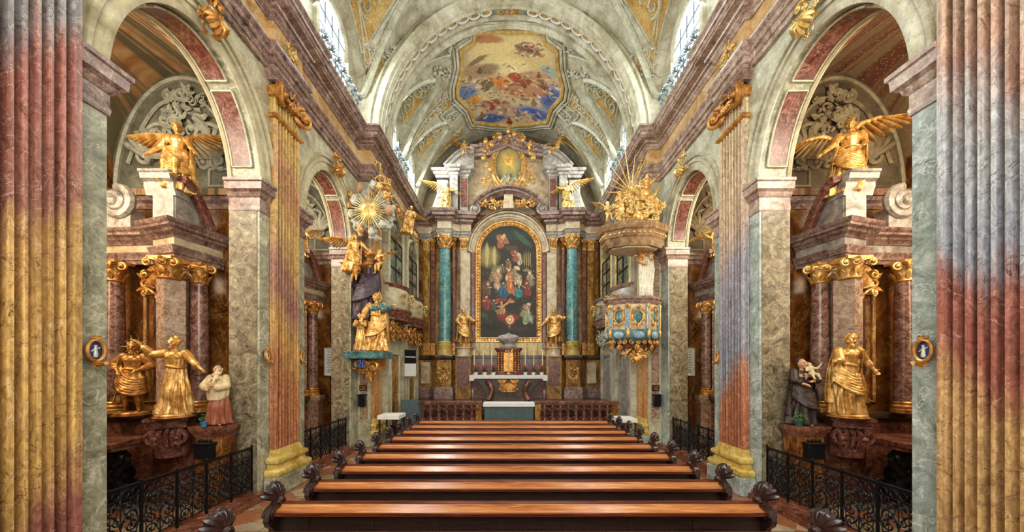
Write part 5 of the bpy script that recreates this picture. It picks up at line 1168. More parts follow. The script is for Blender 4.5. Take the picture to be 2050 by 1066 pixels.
# attic: wall, piers with capitals, oval glory, crowning gable
m = M(); m.prism([(-4.4, 11), (4.4, 11), (3.6, 13.2), (2.6, 14.6), (1.6, 15.1), (0, 15.3), (-1.6, 15.1), (-2.6, 14.6), (-3.6, 13.2)], lambda u, v, w: (AX+u, w, v), 18.5, 18.8); hp('attic_wall', m, 'altarcream', smooth=0)
def attic(m, s):
    for (x0, x1, y, z1) in ((2.15, 2.62, 18.05, 13.1), (2.68, 3.1, 17.85, 13.1), (3.25, 3.85, 18.15, 12.9)):
        m.box(x0, x1, y, 18.5, 10.99, z1)
hp('attic_pier', both(attic), 'altargrey', bevel=.015)
m = both(lambda m, s: m.box(2.22, 2.54, 18.02, 18.05, 11.4, 12.9)); hp('attic_inlay', m, 'redm')
hp('attic_cornice', hsweep([(-.3, 13.0), (.0, 13.0), (.03, 13.12), (.10, 13.16), (.12, 13.26), (.20, 13.30), (.24, 13.42), (-.3, 13.42)], [(3.9, 18.3), (3.9, 18.12), (3.2, 18.12), (3.12, 17.82), (2.66, 17.82), (2.60, 18.02), (2.12, 18.02), (2.12, 18.4)]), 'altargrey')
def avg(m, s):
    P = [(3.3-1.45*i/12, 13.42+.85*math.sin(PI*.62*i/12)) for i in range(13)]
    m.sweep(P, [(.02, -.2), (.02, .2), (-.10, .26), (-.14, .36), (-.20, .38), (-.20, -.2)], lambda u, v, w: (u, 18.2-w, v))
    P2 = P+[(P[-1][0], 13.42)]; m.prism(P2, lambda u, v, w: (u, w, v), 18.1, 18.4)
m = both(avg); hp('attic_volute_gable', m, 'altargrey')
m = M()
def crown(m, s):
    P = [(2.05, 14.55), (1.35, 14.62), (.95, 14.72), (0, 15.12)]
    m.sweep(P, [(-.05, -.3), (-.05, .15), (-.12, .2), (-.0, .0)] and [(.38, -.3), (.38, .08), (.28, .12), (.24, .22), (.12, .26), (.10, .38), (.0, .45), (0, -.3)], lambda u, v, w: (u, 18.25-w, v), mitre=1.2)
hp('crowning_gable', both(crown), 'purple')
m = M(); m.push(T((AX, 18.30, 13.75))); 
m.tube([(.88*math.cos(a), 0, 1.28*math.sin(a)) for a in [2*PI*k/40 for k in range(41)]], .13, 8, cap=False); m.tube([(.74*math.cos(a), -.05, 1.13*math.sin(a)) for a in [2*PI*k/40 for k in range(41)]], .05, 8, cap=False); m.pop(); hp('oval_frame', m, 'gold')
n1, n2 = 24, 72; vs = [(0, 0)]; 
for i in range(1, n1+1):
    for k in range(n2): vs.append((i/n1*math.cos(2*PI*k/n2), i/n1*math.sin(2*PI*k/n2)))
mm = M(); fcs = [(0, 1+k, 1+(k+1) % n2) for k in range(n2)]+[(1+(i-1)*n2+k, 1+i*n2+k, 1+i*n2+(k+1) % n2, 1+(i-1)*n2+(k+1) % n2) for i in range(1, n1) for k in range(n2)]
mm.add([(AX+.78*u, 18.30, 13.75+1.18*v) for u, v in vs], fcs); U = np.array(vs)
sto = [(0, .15, 1.0, .9, 0, '#b8a468', .9, 2), (0, .2, .62, .5, 0, '#d8b050', 1, 2), (0, .22, .40, .30, 0, '#ecd078', 1, 2), (0, .25, .2, .13, 0, '#d89838', 1, 4)]
for k in range(60): sto.append((rd.uniform(-.8, .8), rd.uniform(-.95, -.35), rd.uniform(.05, .16), rd.uniform(.03, .09), rd.uniform(-1, 1), rd.choice(['#c9c2a4', '#5c6c70', '#8a8464', '#4c5a44', '#b0a888', '#98a4a4']), .85, 3))
hp('oval_painting', mm, 'paint', paint=paint_fields(U[:, 0], U[:, 1], lin('#6c6c48'), sto, .03, 9))
m = M()
for (x, z, w, h, n) in ((-1.15, 14.5, .5, .8, 22), (1.15, 14.5, .5, .8, 22), (0, 15.1, 1.2, .55, 30), (-.6, 14.98, .6, .5, 18), (.65, 14.98, .6, .5, 18), (-1.15, 13.3, .3, .9, 14), (1.15, 13.3, .3, .9, 14), (0, 12.45, 1.9, .45, 40), (-1.1, 12.7, .6, .5, 20), (1.1, 12.7, .6, .5, 20)):
    m.push(T((AX+x, 18.02, z))); cluster(m, w, h, n, rd, .10, .22); m.pop()
for (x, z) in ((-.45, 15.0), (.3, 15.15), (0, 15.3), (-1.2, 14.75), (1.15, 14.6), (-1.3, 13.9), (1.3, 13.9), (.75, 14.85), (-.9, 14.6)):
    m.push(T((AX+x, 17.85, z))); putto_head(m, (0, 0, 0), .13); m.pop()
hp('putto_garland', m, 'gold')
m = M()
for k in range(26):
    a = 2*PI*k/26; m.tube([(AX+.2*math.cos(a), 18.27, 13.98+.25*math.sin(a)), (AX+.58*math.cos(a), 18.26, 13.98+.68*math.sin(a))], [.012, .003], 4)
hp('gilded_ray', m, 'goldpale')
# altar painting
PT = thing('altar_painting', 'tall arched oil painting in a gilded frame above the high altar', 'painting', (AX, 18.2, 4.15))
pw, x0, z0, zs_ = 1.52, AX-1.52, 4.42, 9.0
oc_ = [(x0, z0), (AX+pw, z0), (AX+pw, zs_)]+[(AX+pw*math.cos(PI*i/24), zs_+pw*.95*math.sin(PI*i/24)) for i in range(1, 24)]+[(x0, zs_)]
gw, gh = 200, 390; us = np.linspace(0, 1, gw); vsn = np.linspace(0, 1, gh); UU, VV = np.meshgrid(us, vsn); ZT = zs_+pw*.95
Xg, Zg = x0+UU*2*pw, z0+VV*(ZT-z0); ins = inside(Xg, Zg, [(a*1.0, b) for a, b in oc_]) | ((np.abs(Xg-AX) <= pw) & (Zg < zs_))
sA = []
def a_(u, v, ru, rv, an, c, al=.9, hd=3): sA.append((u, 1-v, ru, rv*.55, -an, c, al, hd))
a_(.15, .28, .22, .2, 0, '#8a7a48', .9, 2); a_(.12, .26, .04, .22, 0, '#b8a668', .8, 3); a_(.25, .28, .04, .18, 0, '#c0ae70', .7, 3); a_(.3, .4, .12, .1, 0, '#8a8050', .7)
for k in range(4): a_(.78+.035*k, .30, .012, .14, 0, '#9c8c58', .9, 3)
a_(.83, .40, .10, .03, 0, '#8c7a48', .9)
a_(.5, .08, .5, .10, 0, '#23332c', .9); a_(.75, .12, .2, .06, .4, '#3c5448', .8); a_(.38, .12, .12, .07, .3, '#a06034', .9); a_(.42, .10, .04, .05, 0, '#d8a070', .9, 4); a_(.34, .14, .05, .03, .8, '#c88c58', .9, 4); a_(.55, .2, .14, .05, 0, '#4c4030', .8)
a_(.6, .24, .08, .05, 0, '#8a4a38', .8); a_(.68, .27, .05, .06, 0, '#c8b494', .9); a_(.3, .45, .10, .08, 0, '#b08460', .9); a_(.33, .40, .05, .04, 0, '#ddb48c', .95, 4); a_(.38, .56, .15, .10, .1, '#245c72', .95); a_(.42, .62, .10, .05, 0, '#2a5070', .9)
a_(.5, .38, .05, .05, 0, '#dcb080', .95, 4); a_(.52, .46, .08, .12, 0, '#b07040', .95); a_(.52, .55, .07, .12, .1, '#c08040', .9); a_(.47, .47, .03, .06, 0, '#e0c8a0', .9); a_(.58, .58, .08, .07, .5, '#c86a34', .85)
a_(.66, .38, .05, .04, 0, '#e0bc94', .95, 4); a_(.66, .46, .08, .07, 0, '#a89068', .9); a_(.68, .60, .10, .07, 0, '#287078', .95); a_(.82, .54, .06, .16, .1, '#7a2c24', .95); a_(.88, .46, .07, .07, 0, '#9a8a70', .9); a_(.87, .42, .03, .03, 0, '#dcb890', .9, 4)
a_(.1, .55, .1, .12, 0, '#5c3c2c', .9); a_(.14, .52, .04, .04, 0, '#b87858', .9, 4); a_(.10, .68, .09, .09, .3, '#8a2c24', .95); a_(.32, .67, .18, .04, -.1, '#8a3430', .95); a_(.42, .72, .16, .025, -.5, '#c89468', .95, 4); a_(.56, .68, .05, .03, 0, '#c08858', .95, 4); a_(.32, .76, .08, .03, 0, '#b88858', .8)
a_(.5, .82, .24, .08, 0, '#8a2820', .95, 2); a_(.52, .84, .085, .058, 0, '#dcc890', 1, 5); a_(.52, .84, .055, .036, 0, '#b87838', 1, 5); a_(.52, .84, .03, .02, 0, '#ecd8a0', 1, 5); a_(.52, .90, .02, .04, 0, '#5c7a70', .9)
a_(.82, .73, .08, .06, 0, '#a87c68', .9); a_(.86, .70, .04, .03, 0, '#dcb494', .9, 4); a_(.78, .80, .09, .07, .2, '#8c8c68', .9); a_(.80, .85, .06, .07, .1, '#c0c49c', .85); a_(.9, .83, .05, .10, 0, '#5c3c2c', .8); a_(.7, .92, .25, .04, 0, '#3c3018', .8); a_(.2, .9, .2, .08, 0, '#191612', .9); a_(.08, .80, .06, .05, 0, '#2e5044', .8)
for k in range(260): a_(rd.uniform(.04, .96), rd.uniform(.35, .88), rd.uniform(.004, .02), rd.uniform(.003, .012), rd.uniform(-1, 1), rd.choice(['#c08c60', '#3a2418', '#7c3428', '#20343a', '#8c7c50', '#1c1814', '#d8b48c', '#4c5a3c']), .5, 2)
for (u_, v_, s_, c_) in ((.30, .50, .17, '#a88868'), (.40, .55, .17, '#245a78'), (.52, .50, .18, '#b87038'), (.67, .47, .16, '#a89878'), (.69, .58, .16, '#287880'), (.83, .56, .19, '#7a2c24'), (.90, .48, .14, '#8c8468'), (.12, .56, .17, '#5c4030'), (.12, .68, .18, '#8a2c28'), (.24, .70, .15, '#4c4a38'), (.38, .73, .17, '#b88860'), (.84, .78, .21, '#9aa080'), (.62, .27, .13, '#8a4a38'), (.70, .30, .12, '#b0a080'), (.36, .14, .15, '#a85c30'), (.45, .12, .12, '#8a5c48'), (.50, .33, .12, '#7c5a40'), (.40, .38, .12, '#5c5a44'), (.60, .40, .13, '#8a8060'), (.20, .45, .13, '#6c5c40')): figstrokes(sA, u_, 1-v_, s_, .5, c_, 0, rd)
a_(.52, .86, .11, .075, 0, '#8a2820', 1, 3); a_(.52, .84, .075, .072, 0, '#dcc890', 1, 5); a_(.52, .84, .05, .046, 0, '#b87838', 1, 5); a_(.52, .84, .028, .026, 0, '#ecd8a0', 1, 5); a_(.52, .90, .015, .04, 0, '#5c7a70', .9)
cc_ = paint_fields(UU.ravel(), VV.ravel(), lin('#2a2418'), sA, .004, 30)
mm = M(); insr = ins.ravel(); idx = {int(i): n for n, i in enumerate(np.nonzero(insr)[0])}
mm.v = [(float(Xg.ravel()[i]), 18.18, float(Zg.ravel()[i])) for i in idx]; mm.f = [(idx[j*gw+i], idx[j*gw+i+1], idx[(j+1)*gw+i+1], idx[(j+1)*gw+i]) for j in range(gh-1) for i in range(gw-1) if ins[j, i] and ins[j, i+1] and ins[j+1, i] and ins[j+1, i+1]]
obj('canvas', mm, 'paint', PT, paint=cc_[insr])
m = M(); fnf = lambda u, v, w: (u, 18.2-w, v)
m.sweep(oc_, [(.02, -.05), (.02, .05), (-.04, .09), (-.07, .06), (-.16, .06), (-.19, .12), (-.24, .13), (-.24, -.05)], fnf, closed=True, mitre=1.5); obj('frame', m, 'gold', PT)
m = M()
for i in range(len(oc_)):
    a, b = Vector(oc_[i]), Vector(oc_[(i+1) % len(oc_)]); n = max(1, int((b-a).length/.16)); d = (b-a).normalized(); nn = Vector((d.y, -d.x))
    for k in range(n): q = a.lerp(b, (k+.5)/n)+nn*.115; m.ell((q.x, 18.13, q.y), (.05, .03, .05), seg=6, rings=5)
obj('frame_beading', m, 'golddeep', PT)
# free-standing altar with cloth, tabernacle, candlesticks and flowers
MA = thing('altar_mensa', 'white-clothed altar table before the painting, on red-brown marble scroll supports', 'altar', (AX, 16.6, 1.2))
m = M(); m.box(AX-1.78, AX+1.78, 16.25, 17.1, 2.28, 2.42); obj('table_slab', m, 'rust', MA, bevel=.01)
m = M(); m.prism([(-1.55, 2.28), (1.55, 2.28), (1.3, 1.9), (1.05, 1.55), (1.2, 1.2), (-1.2, 1.2), (-1.05, 1.55), (-1.3, 1.9)], lambda u, v, w: (AX+u, w, v), 16.5, 17.1); obj('sarcophagus_body', m, 'darkstone', MA)
for s in (-1, 1):
    m = M(); pts = [(AX+s*1.05, 16.42, 2.25), (AX+s*.92, 16.32, 2.05), (AX+s*.78, 16.36, 1.75), (AX+s*.86, 16.36, 1.45), (AX+s*.98, 16.3, 1.24)]; m.tube(pts, [.10, .15, .12, .14, .17], 10); spiral(m, (AX+s*1.0, 16.28, 2.12), .13, 1.4, 0, s, .05, .03); obj('scroll_support', m, 'rust', MA)
m = M(T((AX, 16.42, 1.9))); m.prism([(-.5, .32), (.5, .32), (.42, 0), (.25, -.28), (-.25, -.28), (-.42, 0)], lambda u, v, w: (u, w, v), -.02, .1); cartouche(m, .7, .35, rd, .03); obj('front_ornament', m, 'golddeep', MA)
cl = M(); cl.box(AX-1.86, AX+1.86, 16.18, 17.1, 2.42, 2.445)
rows = []
for j in range(4):
    rows.append([(AX-1.87+3.74*i/60, 16.175-.012*math.sin(i*1.1)*j/3, 2.44-.16*j/3-(.0 if 3 < i < 57 else .10*j/3)) for i in range(61)])
cl.grid(rows)
for s in (-1, 1): cl.grid([[(AX+s*(1.865-.0*j)+.008*math.sin(i), 16.18+.9*i/12, 2.44-.22*j/3) for i in range(13)] for j in range(4)])
tag(obj('altar_cloth', cl, 'white'), 'white linen cloth covering the altar table before the painting', 'cloth')
TB = thing('tabernacle', 'brown and gold tabernacle with small domed top standing on the altar table', 'tabernacle', (AX, 16.8, 2.445))
m = M(); m.lathe([(.62, 0), (.66, .08), (.58, .14), (.58, 1.15), (.64, 1.22), (.72, 1.30), (.70, 1.36)], (AX, 17.0, 2.445), 10, sy=.45); obj('casing', m, 'redm', TB, smooth=30)
m = M(); m.box(AX-.24, AX+.24, 16.66, 16.72, 2.6, 3.55); obj('door', m, 'golddeep', TB, bevel=.01)
for s in (-1, 1):
    for x in (.33, .5):
        m = M()
        for k in range(9): m.ell((AX+s*x, 16.72+(.1 if x > .4 else 0), 2.6+.115*k), (.05, .05, .06), seg=8, rings=6)
        obj('bead_column', m, 'golddeep', TB)
m = M(); m.cap((AX, 16.62, 2.55), (AX, 16.62, 3.5), .025, .025); m.cap((AX-.14, 16.62, 3.2), (AX+.14, 16.62, 3.2), .02, .02); m.ell((AX, 16.62, 2.52), (.1, .06, .05)); m.push(T((AX, 16.6, 3.62))); cluster(m, .5, .2, 14, rd, .05, .05); m.pop(); obj('cross', m, 'goldpale', TB)
m = M(); m.lathe([(.34, 0), (.40, .05), (.30, .12), (.26, .2), (.44, .34), (.54, .46), (.50, .58), (.34, .66), (.15, .68), (.02, .76)], (AX, 17.0, 3.80), 26, sy=.55, ribs=12, amp=.05); obj('shell_top', m, 'altargrey', TB)
for k, x in enumerate((-1.72, -1.27, -.84, .84, 1.27, 1.7)):
    lb = ['leftmost', 'second from left', 'third from left, beside the tabernacle', 'third from right, beside the tabernacle', 'second from right', 'rightmost'][k]
    t = thing('candlestick', 'tall gilded altar candlestick with ivory candle, %s of the six' % lb, 'candlestick', (AX+x, 16.95, 2.445), 'candlesticks on the altar table')
    m = M(); m.lathe([(.09, 0), (.10, .03), (.05, .08), (.03, .16), (.05, .24), (.025, .30), (.035, .42), (.07, .48), (.07, .50)], (AX+x, 16.95, 2.445), 12); obj('stand', m, 'golddeep', t)
    m = M(); m.lathe([(.022, .5), (.02, 1.25), (.004, 1.28)], (AX+x, 16.95, 2.445), 8); obj('candle', m, 'candle', t)
for k, x in enumerate((-1.58, -1.15, -.72, .82, 1.22, 1.62)):
    lb = ['leftmost', 'second from left', 'third from left', 'third from right', 'second from right', 'rightmost'][k]
    potplant('potted_plant', 'white pot of green plant with red flowers on the altar table, %s' % lb, (AX+x, 16.45, 2.445), .095, .14, 'white', 'greenleaf', 46, 60+k, 'redflower', 'flower pots on the altar table')
m = M(); m.lathe([(.05, 0), (.08, .03), (.03, .06), (.07, .1), (.08, .18), (.06, .2)], (AX+.45, 16.35, 2.445), 12); tag(obj('votive_lamp', m, 'redflower'), 'small red glass votive lamp on the altar table right of the tabernacle', 'lamp')
# statues of the high altar
statue('gilded_statue', 'gilded statue standing left of the high altar painting', (AX-2.33, 17.45, 3.86), .2, 2.02, 41, 'gold', vox=.015, robe='short', LH=((.2, -.03, .68), (.28, -.12, .66)), RH=((-.18, -.02, .66), (-.12, -.12, .58)), turn=.3, belt=True)
statue('gilded_statue', 'gilded statue standing right of the high altar painting', (AX+2.33, 17.45, 3.86), -.2, 2.02, 42, 'gold', vox=.015, robe='short', LH=((.2, -.03, .72), (.30, -.12, .74)), RH=((-.2, -.02, .68), (-.30, -.12, .56)), beard=True, turn=-.3, cloak='left')
for s in (-1, 1):
    m = M(); m.lathe([(.42, 3.35), (.44, 3.42), (.36, 3.46), (.36, 3.76), (.42, 3.80), (.42, 3.86)], (AX+s*2.33, 17.5, 0), 24); hp('statue_pedestal', (lambda q: (q.box(AX+s*2.33-.40, AX+s*2.33+.40, 17.3, 17.95, 1.2, 3.35), q)[1])(M()), 'altarbrown', bevel=.015); q = M(); q.box(AX+s*2.33-.28, AX+s*2.33+.28, 17.27, 17.3, 1.9, 3.1); hp('pedestal_panel', q, 'redm', bevel=.01)
    hp('statue_plinth', m, 'altarcream', smooth=30)
PW = [((-.06, .08, .76), (-.32, .14, .92), (-.2, 0, -1)), ((.06, .08, .76), (.32, .14, .92), (.2, 0, -1))]
W2 = lambda s: [((-.06, .07, .8), (-.5, .15, 1.02 if s < 0 else .8), (-.1, 0, -1)), ((.06, .07, .8), (.5, .15, .8 if s < 0 else 1.02), (.1, 0, -1))]
statue('gilded_angel', 'gilded winged angel on the cornice left of the oval glory', (AX-3.35, 17.55, 10.99), .3, 1.45, 43, 'goldpale', vox=.015, robe='skirt', wings=W2(-1), LH=((.2, -.04, .72), (.32, -.1, .72)), legs=SEAT, fat=1.15, lean=(.1, 0))
statue('gilded_angel', 'gilded winged angel on the cornice right of the oval glory', (AX+3.1, 17.55, 10.99), -.3, 1.55, 44, 'goldpale', vox=.015, robe='skirt', wings=W2(1), RH=((-.2, -.04, .72), (-.3, -.1, .76)), legs=SEAT, fat=1.15, lean=(-.08, 0))
statue('gilded_putto', 'gilded putto sitting on the upper left gable of the high altar', (AX-2.35, 17.95, 13.85), .2, 1.05, 45, 'gold', vox=.015, robe=None, cloak=False, wings=PW, childhead=True, legs=SEAT, fat=1.35, cat='figure')
statue('gilded_putto', 'gilded putto reclining on the upper right gable of the high altar', (AX+2.3, 17.95, 13.9), -.4, 1.05, 46, 'gold', vox=.015, robe=None, cloak=False, wings=PW, childhead=True, legs=SEAT, fat=1.35, cat='figure', lean=(.5, 0))

# ------------------------------------------------------------------ communion balustrade, altar table, sanctuary furniture
def balus(x0, x1, label):
    t = thing('balustrade', label, 'balustrade', ((x0+x1)/2, 13.75, .5), 'marble balustrade before the sanctuary')
    m = M(); m.box(x0, x1, 13.62, 13.92, 1.36, 1.46); m.box(x0+.02, x1-.02, 13.66, 13.88, 1.30, 1.36); obj('rail', m, 'rust', t, bevel=.01)
    m = M(); m.box(x0, x1, 13.64, 13.9, .5, .62); obj('base', m, 'rust', t, bevel=.01)
    for x in (x0+.12, x1-.12): m = M(); m.box(x-.12, x+.12, 13.63, 13.91, .5, 1.33); obj('post', m, 'altarbrown', t, bevel=.01)
    n = int((x1-x0-.5)/.30)
    for k in range(n):
        x = x0+.25+(x1-x0-.5)*(k+.5)/n; m = M(T((x, 13.76, .95))); hh = .32
        m.lathe([(.05, -.33), (.08, -.26), (.04, -.18), (.075, -.02), (.04, .16), (.08, .27), (.05, .35)], (0, 0, 0), 10); 
        for d in (-1, 1): spiral(m, (d*.085, 0, .18), .07, 1.1, 0, d, .022, 0, 5); spiral(m, (d*.085, 0, -.18), .07, 1.1, 0, -d, .022, 0, 5)
        obj('baluster', m, 'redm', t)
balus(-4.3, -1.12, 'red marble openwork balustrade to the left of the grey draped altar table'); balus(1.02, 4.4, 'red marble openwork balustrade to the right of the grey draped altar table')
t = thing('altar_table', 'low altar table draped in grey-green cloth with a white top, between the balustrades', 'table', (0, 13.65, .5))
m = M(); m.box(-1.0, .95, 13.45, 14.1, .35, 1.36); obj('drape', m, 'bluegrey', t, bevel=.02)
m = M(); m.box(-1.05, 1.0, 13.4, 14.15, 1.36, 1.40); m.box(-1.05, 1.0, 13.39, 13.41, 1.27, 1.40); obj('white_top', m, 'white', t)
def smalltable(x, y, w, d, h, label, z=.0, mat='white'):
    t = thing('side_table', label, 'table', (x, y, z)); m = M()
    for sx in (-1, 1):
        for sy in (-1, 1): m.box(x+sx*(w/2-.05)-.025, x+sx*(w/2-.05)+.025, y+sy*(d/2-.05)-.025, y+sy*(d/2-.05)+.025, z, z+h-.03)
    m.box(x-w/2+.03, x+w/2-.03, y-d/2+.03, y+d/2-.03, z+h-.14, z+h-.02); obj('frame', m, 'wooddark', t)
    m = M(); m.box(x-w/2, x+w/2, y-d/2, y+d/2, z+h-.02, z+h)
    rows = [[(x-w/2-.004+(w+.008)*i/20, y-d/2-.006-.01*math.sin(i*1.7)*j, z+h-.13*j) for i in range(21)] for j in (0, 1)]; m.grid(rows)
    for sx in (-1, 1): m.grid([[(x+sx*(w/2+.004)+.008*j*math.sin(i), y-d/2+d*i/10, z+h-.13*j) for i in range(11)] for j in (0, 1)])
    obj('cloth', m, mat, t); return t
smalltable(-4.15, 11.95, .72, .8, 1.18, 'small side table under a white cloth at the left end of the pews')
smalltable(4.15, 12.25, .66, .8, 1.02, 'small red-brown table with white cloth at the right end of the pews')
t = thing('prayer_desk', 'blue-grey draped prayer desk in front of the left sanctuary door', 'desk', (-3.75, 13.0, 0)); m = M(); m.prism([(0, 0), (.5, 0), (.5, 1.15), (.42, 1.32), (0, 1.62)], lambda u, v, w: (w, 12.75+u, v), -4.1, -3.45); obj('drape', m, 'bluegrey', t, bevel=.02)
m = M(); m.box(-4.06, -3.49, 12.70, 12.75, 0, .18); obj('kneeling_board', m, 'wooddark', t, bevel=.01)

# ------------------------------------------------------------------ oratories in the sanctuary side walls
def oratory(s, y0, y1, label):
    t = thing('oratory_box', label, 'balcony', (s*4.8, (y0+y1)/2, 3.6), 'oratories of the sanctuary'); XF = 4.70; yc, w = (y0+y1)/2, y1-y0
    m = side(s)
    for a, b in ((y0, y0+.16), (y1-.16, y1)): m.box(XF, 5.04, a, b, 1.2 if y0 > 15 else .3, 9.4)
    m.box(XF+.1, 5.04, y0-.04, y1+.1, 4.6, 9.4); m.box(4.9, 5.04, y0-.04, y1+.3, .5, 4.6); obj('wall_panel', m, 'wallpatch' if s < 0 else 'stucco', t, smooth=30)
    hw = w/2-.24; win = [(yc-hw, 6.25), (yc+hw, 6.25), (yc+hw, 8.1)]+[(yc+hw*math.cos(PI*i/14), 8.1+hw*1.0*math.sin(PI*i/14)) for i in range(1, 14)]+[(yc-hw, 8.1)]
    m = side(s); m.prism(win, lambda u, v, w_: (w_, u, v), XF+.06, XF+.10); wn_ = obj('window', m, 'glass', t, smooth=0)
    m = side(s); m.sweep(win[::-1], [(-.0, 0), (0, .05), (.05, .09), (.12, .09), (.16, .0)], lambda u, v, w_: (XF+.06-w_, u, v), closed=True, mitre=1.5); obj('window_surround', m, 'goldpale' if s > 0 else 'cream', t)
    m = side(s); fr = .03
    for z in (6.25, 6.9, 7.5, 8.08): m.box(XF+.02, XF+.06, yc-hw, yc+hw, z-fr, z+fr)
    for q in (-1, 0, 1): m.box(XF+.02, XF+.06, yc+q*hw-fr, yc+q*hw+fr, 6.25, 8.1)
    obj('glazing_bar', m, 'shell', wn_)
    # bulging parapet
    P = [(XF+.15, y0+.02), (XF-.05, y0+.08)]+[(XF-.05-.38*math.sin(PI*i/12)**.7, y0+.12+(w-.24)*i/12) for i in range(1, 12)]+[(XF-.05, y1-.08), (XF+.15, y1-.02)]
    m = side(s); m.sweep(P, [(-.1, 5.15), (.0, 5.15), (.08, 5.4), (.06, 5.75), (-.02, 6.0), (-.1, 6.0)], XY, mitre=1.5); obj('parapet', m, 'cream' if s < 0 else 'altargrey', t)
    m = side(s)
    for k in range(3):
        yy = yc+(k-1)*w*.27; m.push(T((XF-.53+(.10 if k != 1 else 0), yy, 5.58)) @ RZ(-PI/2)); cartouche(m, .26, .36, rd, .022); m.pop()
    obj('parapet_cartouche', m, 'goldpale', t)
    m = side(s); m.sweep(P, [(-.1, 6.0), (.02, 6.0), (.06, 6.06), (.08, 6.13), (-.1, 6.13)], XY, mitre=1.5); obj('sill', m, 'rust' if s < 0 else 'purple', t)
    m = side(s); m.sweep(P, [(-.1, 4.72), (-.04, 4.72), (.02, 4.85), (.08, 4.92), (.10, 5.05), (.14, 5.08), (.14, 5.16), (-.1, 5.16)], XY, mitre=1.5); m.prism(P, XY, 4.72, 5.1); obj('lower_cornice', m, 'rust' if s < 0 else 'purple', t)
    m = side(s)
    for k in range(4): yy = y0+w*(k+.5)/4; m.push(T((XF-.06, yy, 4.3)) @ RZ(-PI/2)); cluster(m, .42, .8, 34, rd, .09, .2); m.ell((0, .03, .05), (.14, .1, .32), seg=8, rings=6); m.pop()
    obj('bracket_ornament', m, 'golddeep' if s < 0 else 'silver', t)
    m = side(s); m.push(T((XF-.06, yc, 8.1+hw+.25)) @ RZ(-PI/2)); cluster(m, .7, .5, 24, rd, .09, .16); m.pop()
    for q in range(2): m.push(T((XF-.1, yc+(q-.5)*.3, 8.1+hw+.4)) @ RZ(-PI/2)); putto_head(m, (0, 0, 0), .1); m.pop()
    obj('crest_ornament', m, 'gold', t)
    # door below
    z0 = 1.2 if y0 > 15 else .5
    d = side(s); d.box(XF+.10, XF+.14, yc-.45, yc+.45, z0, 3.35)
    for q in (-1, 1): d.box(XF+.08, XF+.10, yc+q*.23-.17, yc+q*.23+.17, z0+.2, z0+1.1); d.box(XF+.08, XF+.10, yc+q*.23-.17, yc+q*.23+.17, z0+1.25, 3.2)
    dd = obj('door', d, 'altarbrown' if s < 0 else 'altargrey', t, bevel=.008); k = side(s); k.ell((XF+.05, yc+.05, z0+1.0), .03, seg=8, rings=6); obj('door_handle', k, 'golddeep', dd)
    m = side(s); m.sweep([(yc+.45, z0), (yc+.45, 3.35), (yc-.45, 3.35), (yc-.45, z0)], [(0, 0), (0, .06), (-.05, .09), (-.11, .09), (-.14, 0)], lambda u, v, w_: (XF+.12-w_, u, v)); obj('door_frame', m, 'cream' if s < 0 else 'altargrey', t)
    return t
oratory(-1, 13.1, 15.15, 'nearer oratory box with arched window on the left sanctuary wall')
oratory(-1, 15.5, 17.5, 'farther oratory box with arched window on the left sanctuary wall')
oratory(1, 13.1, 15.15, 'nearer oratory box behind the pulpit on the right sanctuary wall')
oratory(1, 15.5, 17.5, 'farther oratory box on the right sanctuary wall, next to the high altar')
t = thing('notice_board', 'dark notice board with white lower half hung on the farther left sanctuary door', 'board', (-4.5, 15.4, 2.7)); m = M(T((-4.72, 15.2, 0)) @ RZ(.9)); m.box(-.0, .03, -.0, .52, 3.05, 3.75) if 0 else m.box(0, .62, 0, .03, 3.0, 3.62); obj('dark_panel', m, 'dark', t)
m = M(T((-4.72, 15.2, 0)) @ RZ(.9)); m.box(0, .62, -.002, .028, 2.42, 3.0); m.box(.04, .58, -.008, 0, 3.28, 3.32); obj('white_panel', m, 'white', t)
m = M(); m.box(-4.78, -4.74, 13.25, 13.47, 2.5, 3.4); tag(obj('paper_notice', m, 'white'), 'tall white paper notice beside the nearer left sanctuary door', 'notice')
for s in (-1, 1):
    t = thing('collection_box', 'black iron alms box on the %s pier before the sanctuary' % SN[s], 'box', (s*5.18, 11.95, 1.5)); m = side(s); m.box(5.08, 5.32, 11.86, 12.03, 1.45, 1.85); m.box(5.06, 5.34, 11.84, 12.03, 1.85, 1.88); obj('box', m, 'dark', t, bevel=.008)
    m = side(s); m.box(5.07, 5.33, 12.0, 12.034, 2.0, 2.2); obj('plate', m, 'shell', t)
    for k in range(3): m = side(s); m.box(5.1, 5.3, 11.995, 12.0, 2.04+.05*k, 2.06+.05*k); obj('text_line', m, 'altarbrown', t)

# ------------------------------------------------------------------ pulpit on the right pier
PC = (4.22, 11.62); PU = thing('pulpit', 'polygonal pulpit with blue-green panels, gilded mounts and hanging gilded pendant', 'pulpit', (PC[0], PC[1], 3.1))
def octo(r, n=8, a0=PI/8): return [(PC[0]+r*math.cos(a0+2*PI*k/n), PC[1]+r*.62*math.sin(a0+2*PI*k/n)) for k in range(n)]
def ring(prof, mat, name, par=PU, base=.80):
    m = M(); rows = [[(x, y, z) for x, y in octo(r)] for r, z in prof]; m.grid(rows, closeu=True, cap=True); return obj(name, m, mat, par, smooth=20)
ring([(.84, 4.05), (.86, 4.1), (.86, 4.95), (.84, 5.0)], 'altarcream', 'parapet')
ring([(.86, 4.93), (.92, 4.98), (.96, 5.06), (1.02, 5.10), (1.02, 5.18), (.9, 5.19)], 'purple', 'top_rail')
ring([(.5, 3.58), (.74, 3.66), (.92, 3.80), (.97, 3.95), (.93, 4.08), (.84, 4.10)], 'teal', 'bulging_base')
ring([(.16, 3.22), (.30, 3.28), (.42, 3.42), (.62, 3.50), (.66, 3.60), (.55, 3.62)], 'redm', 'lower_bell')
P8 = octo(.87)
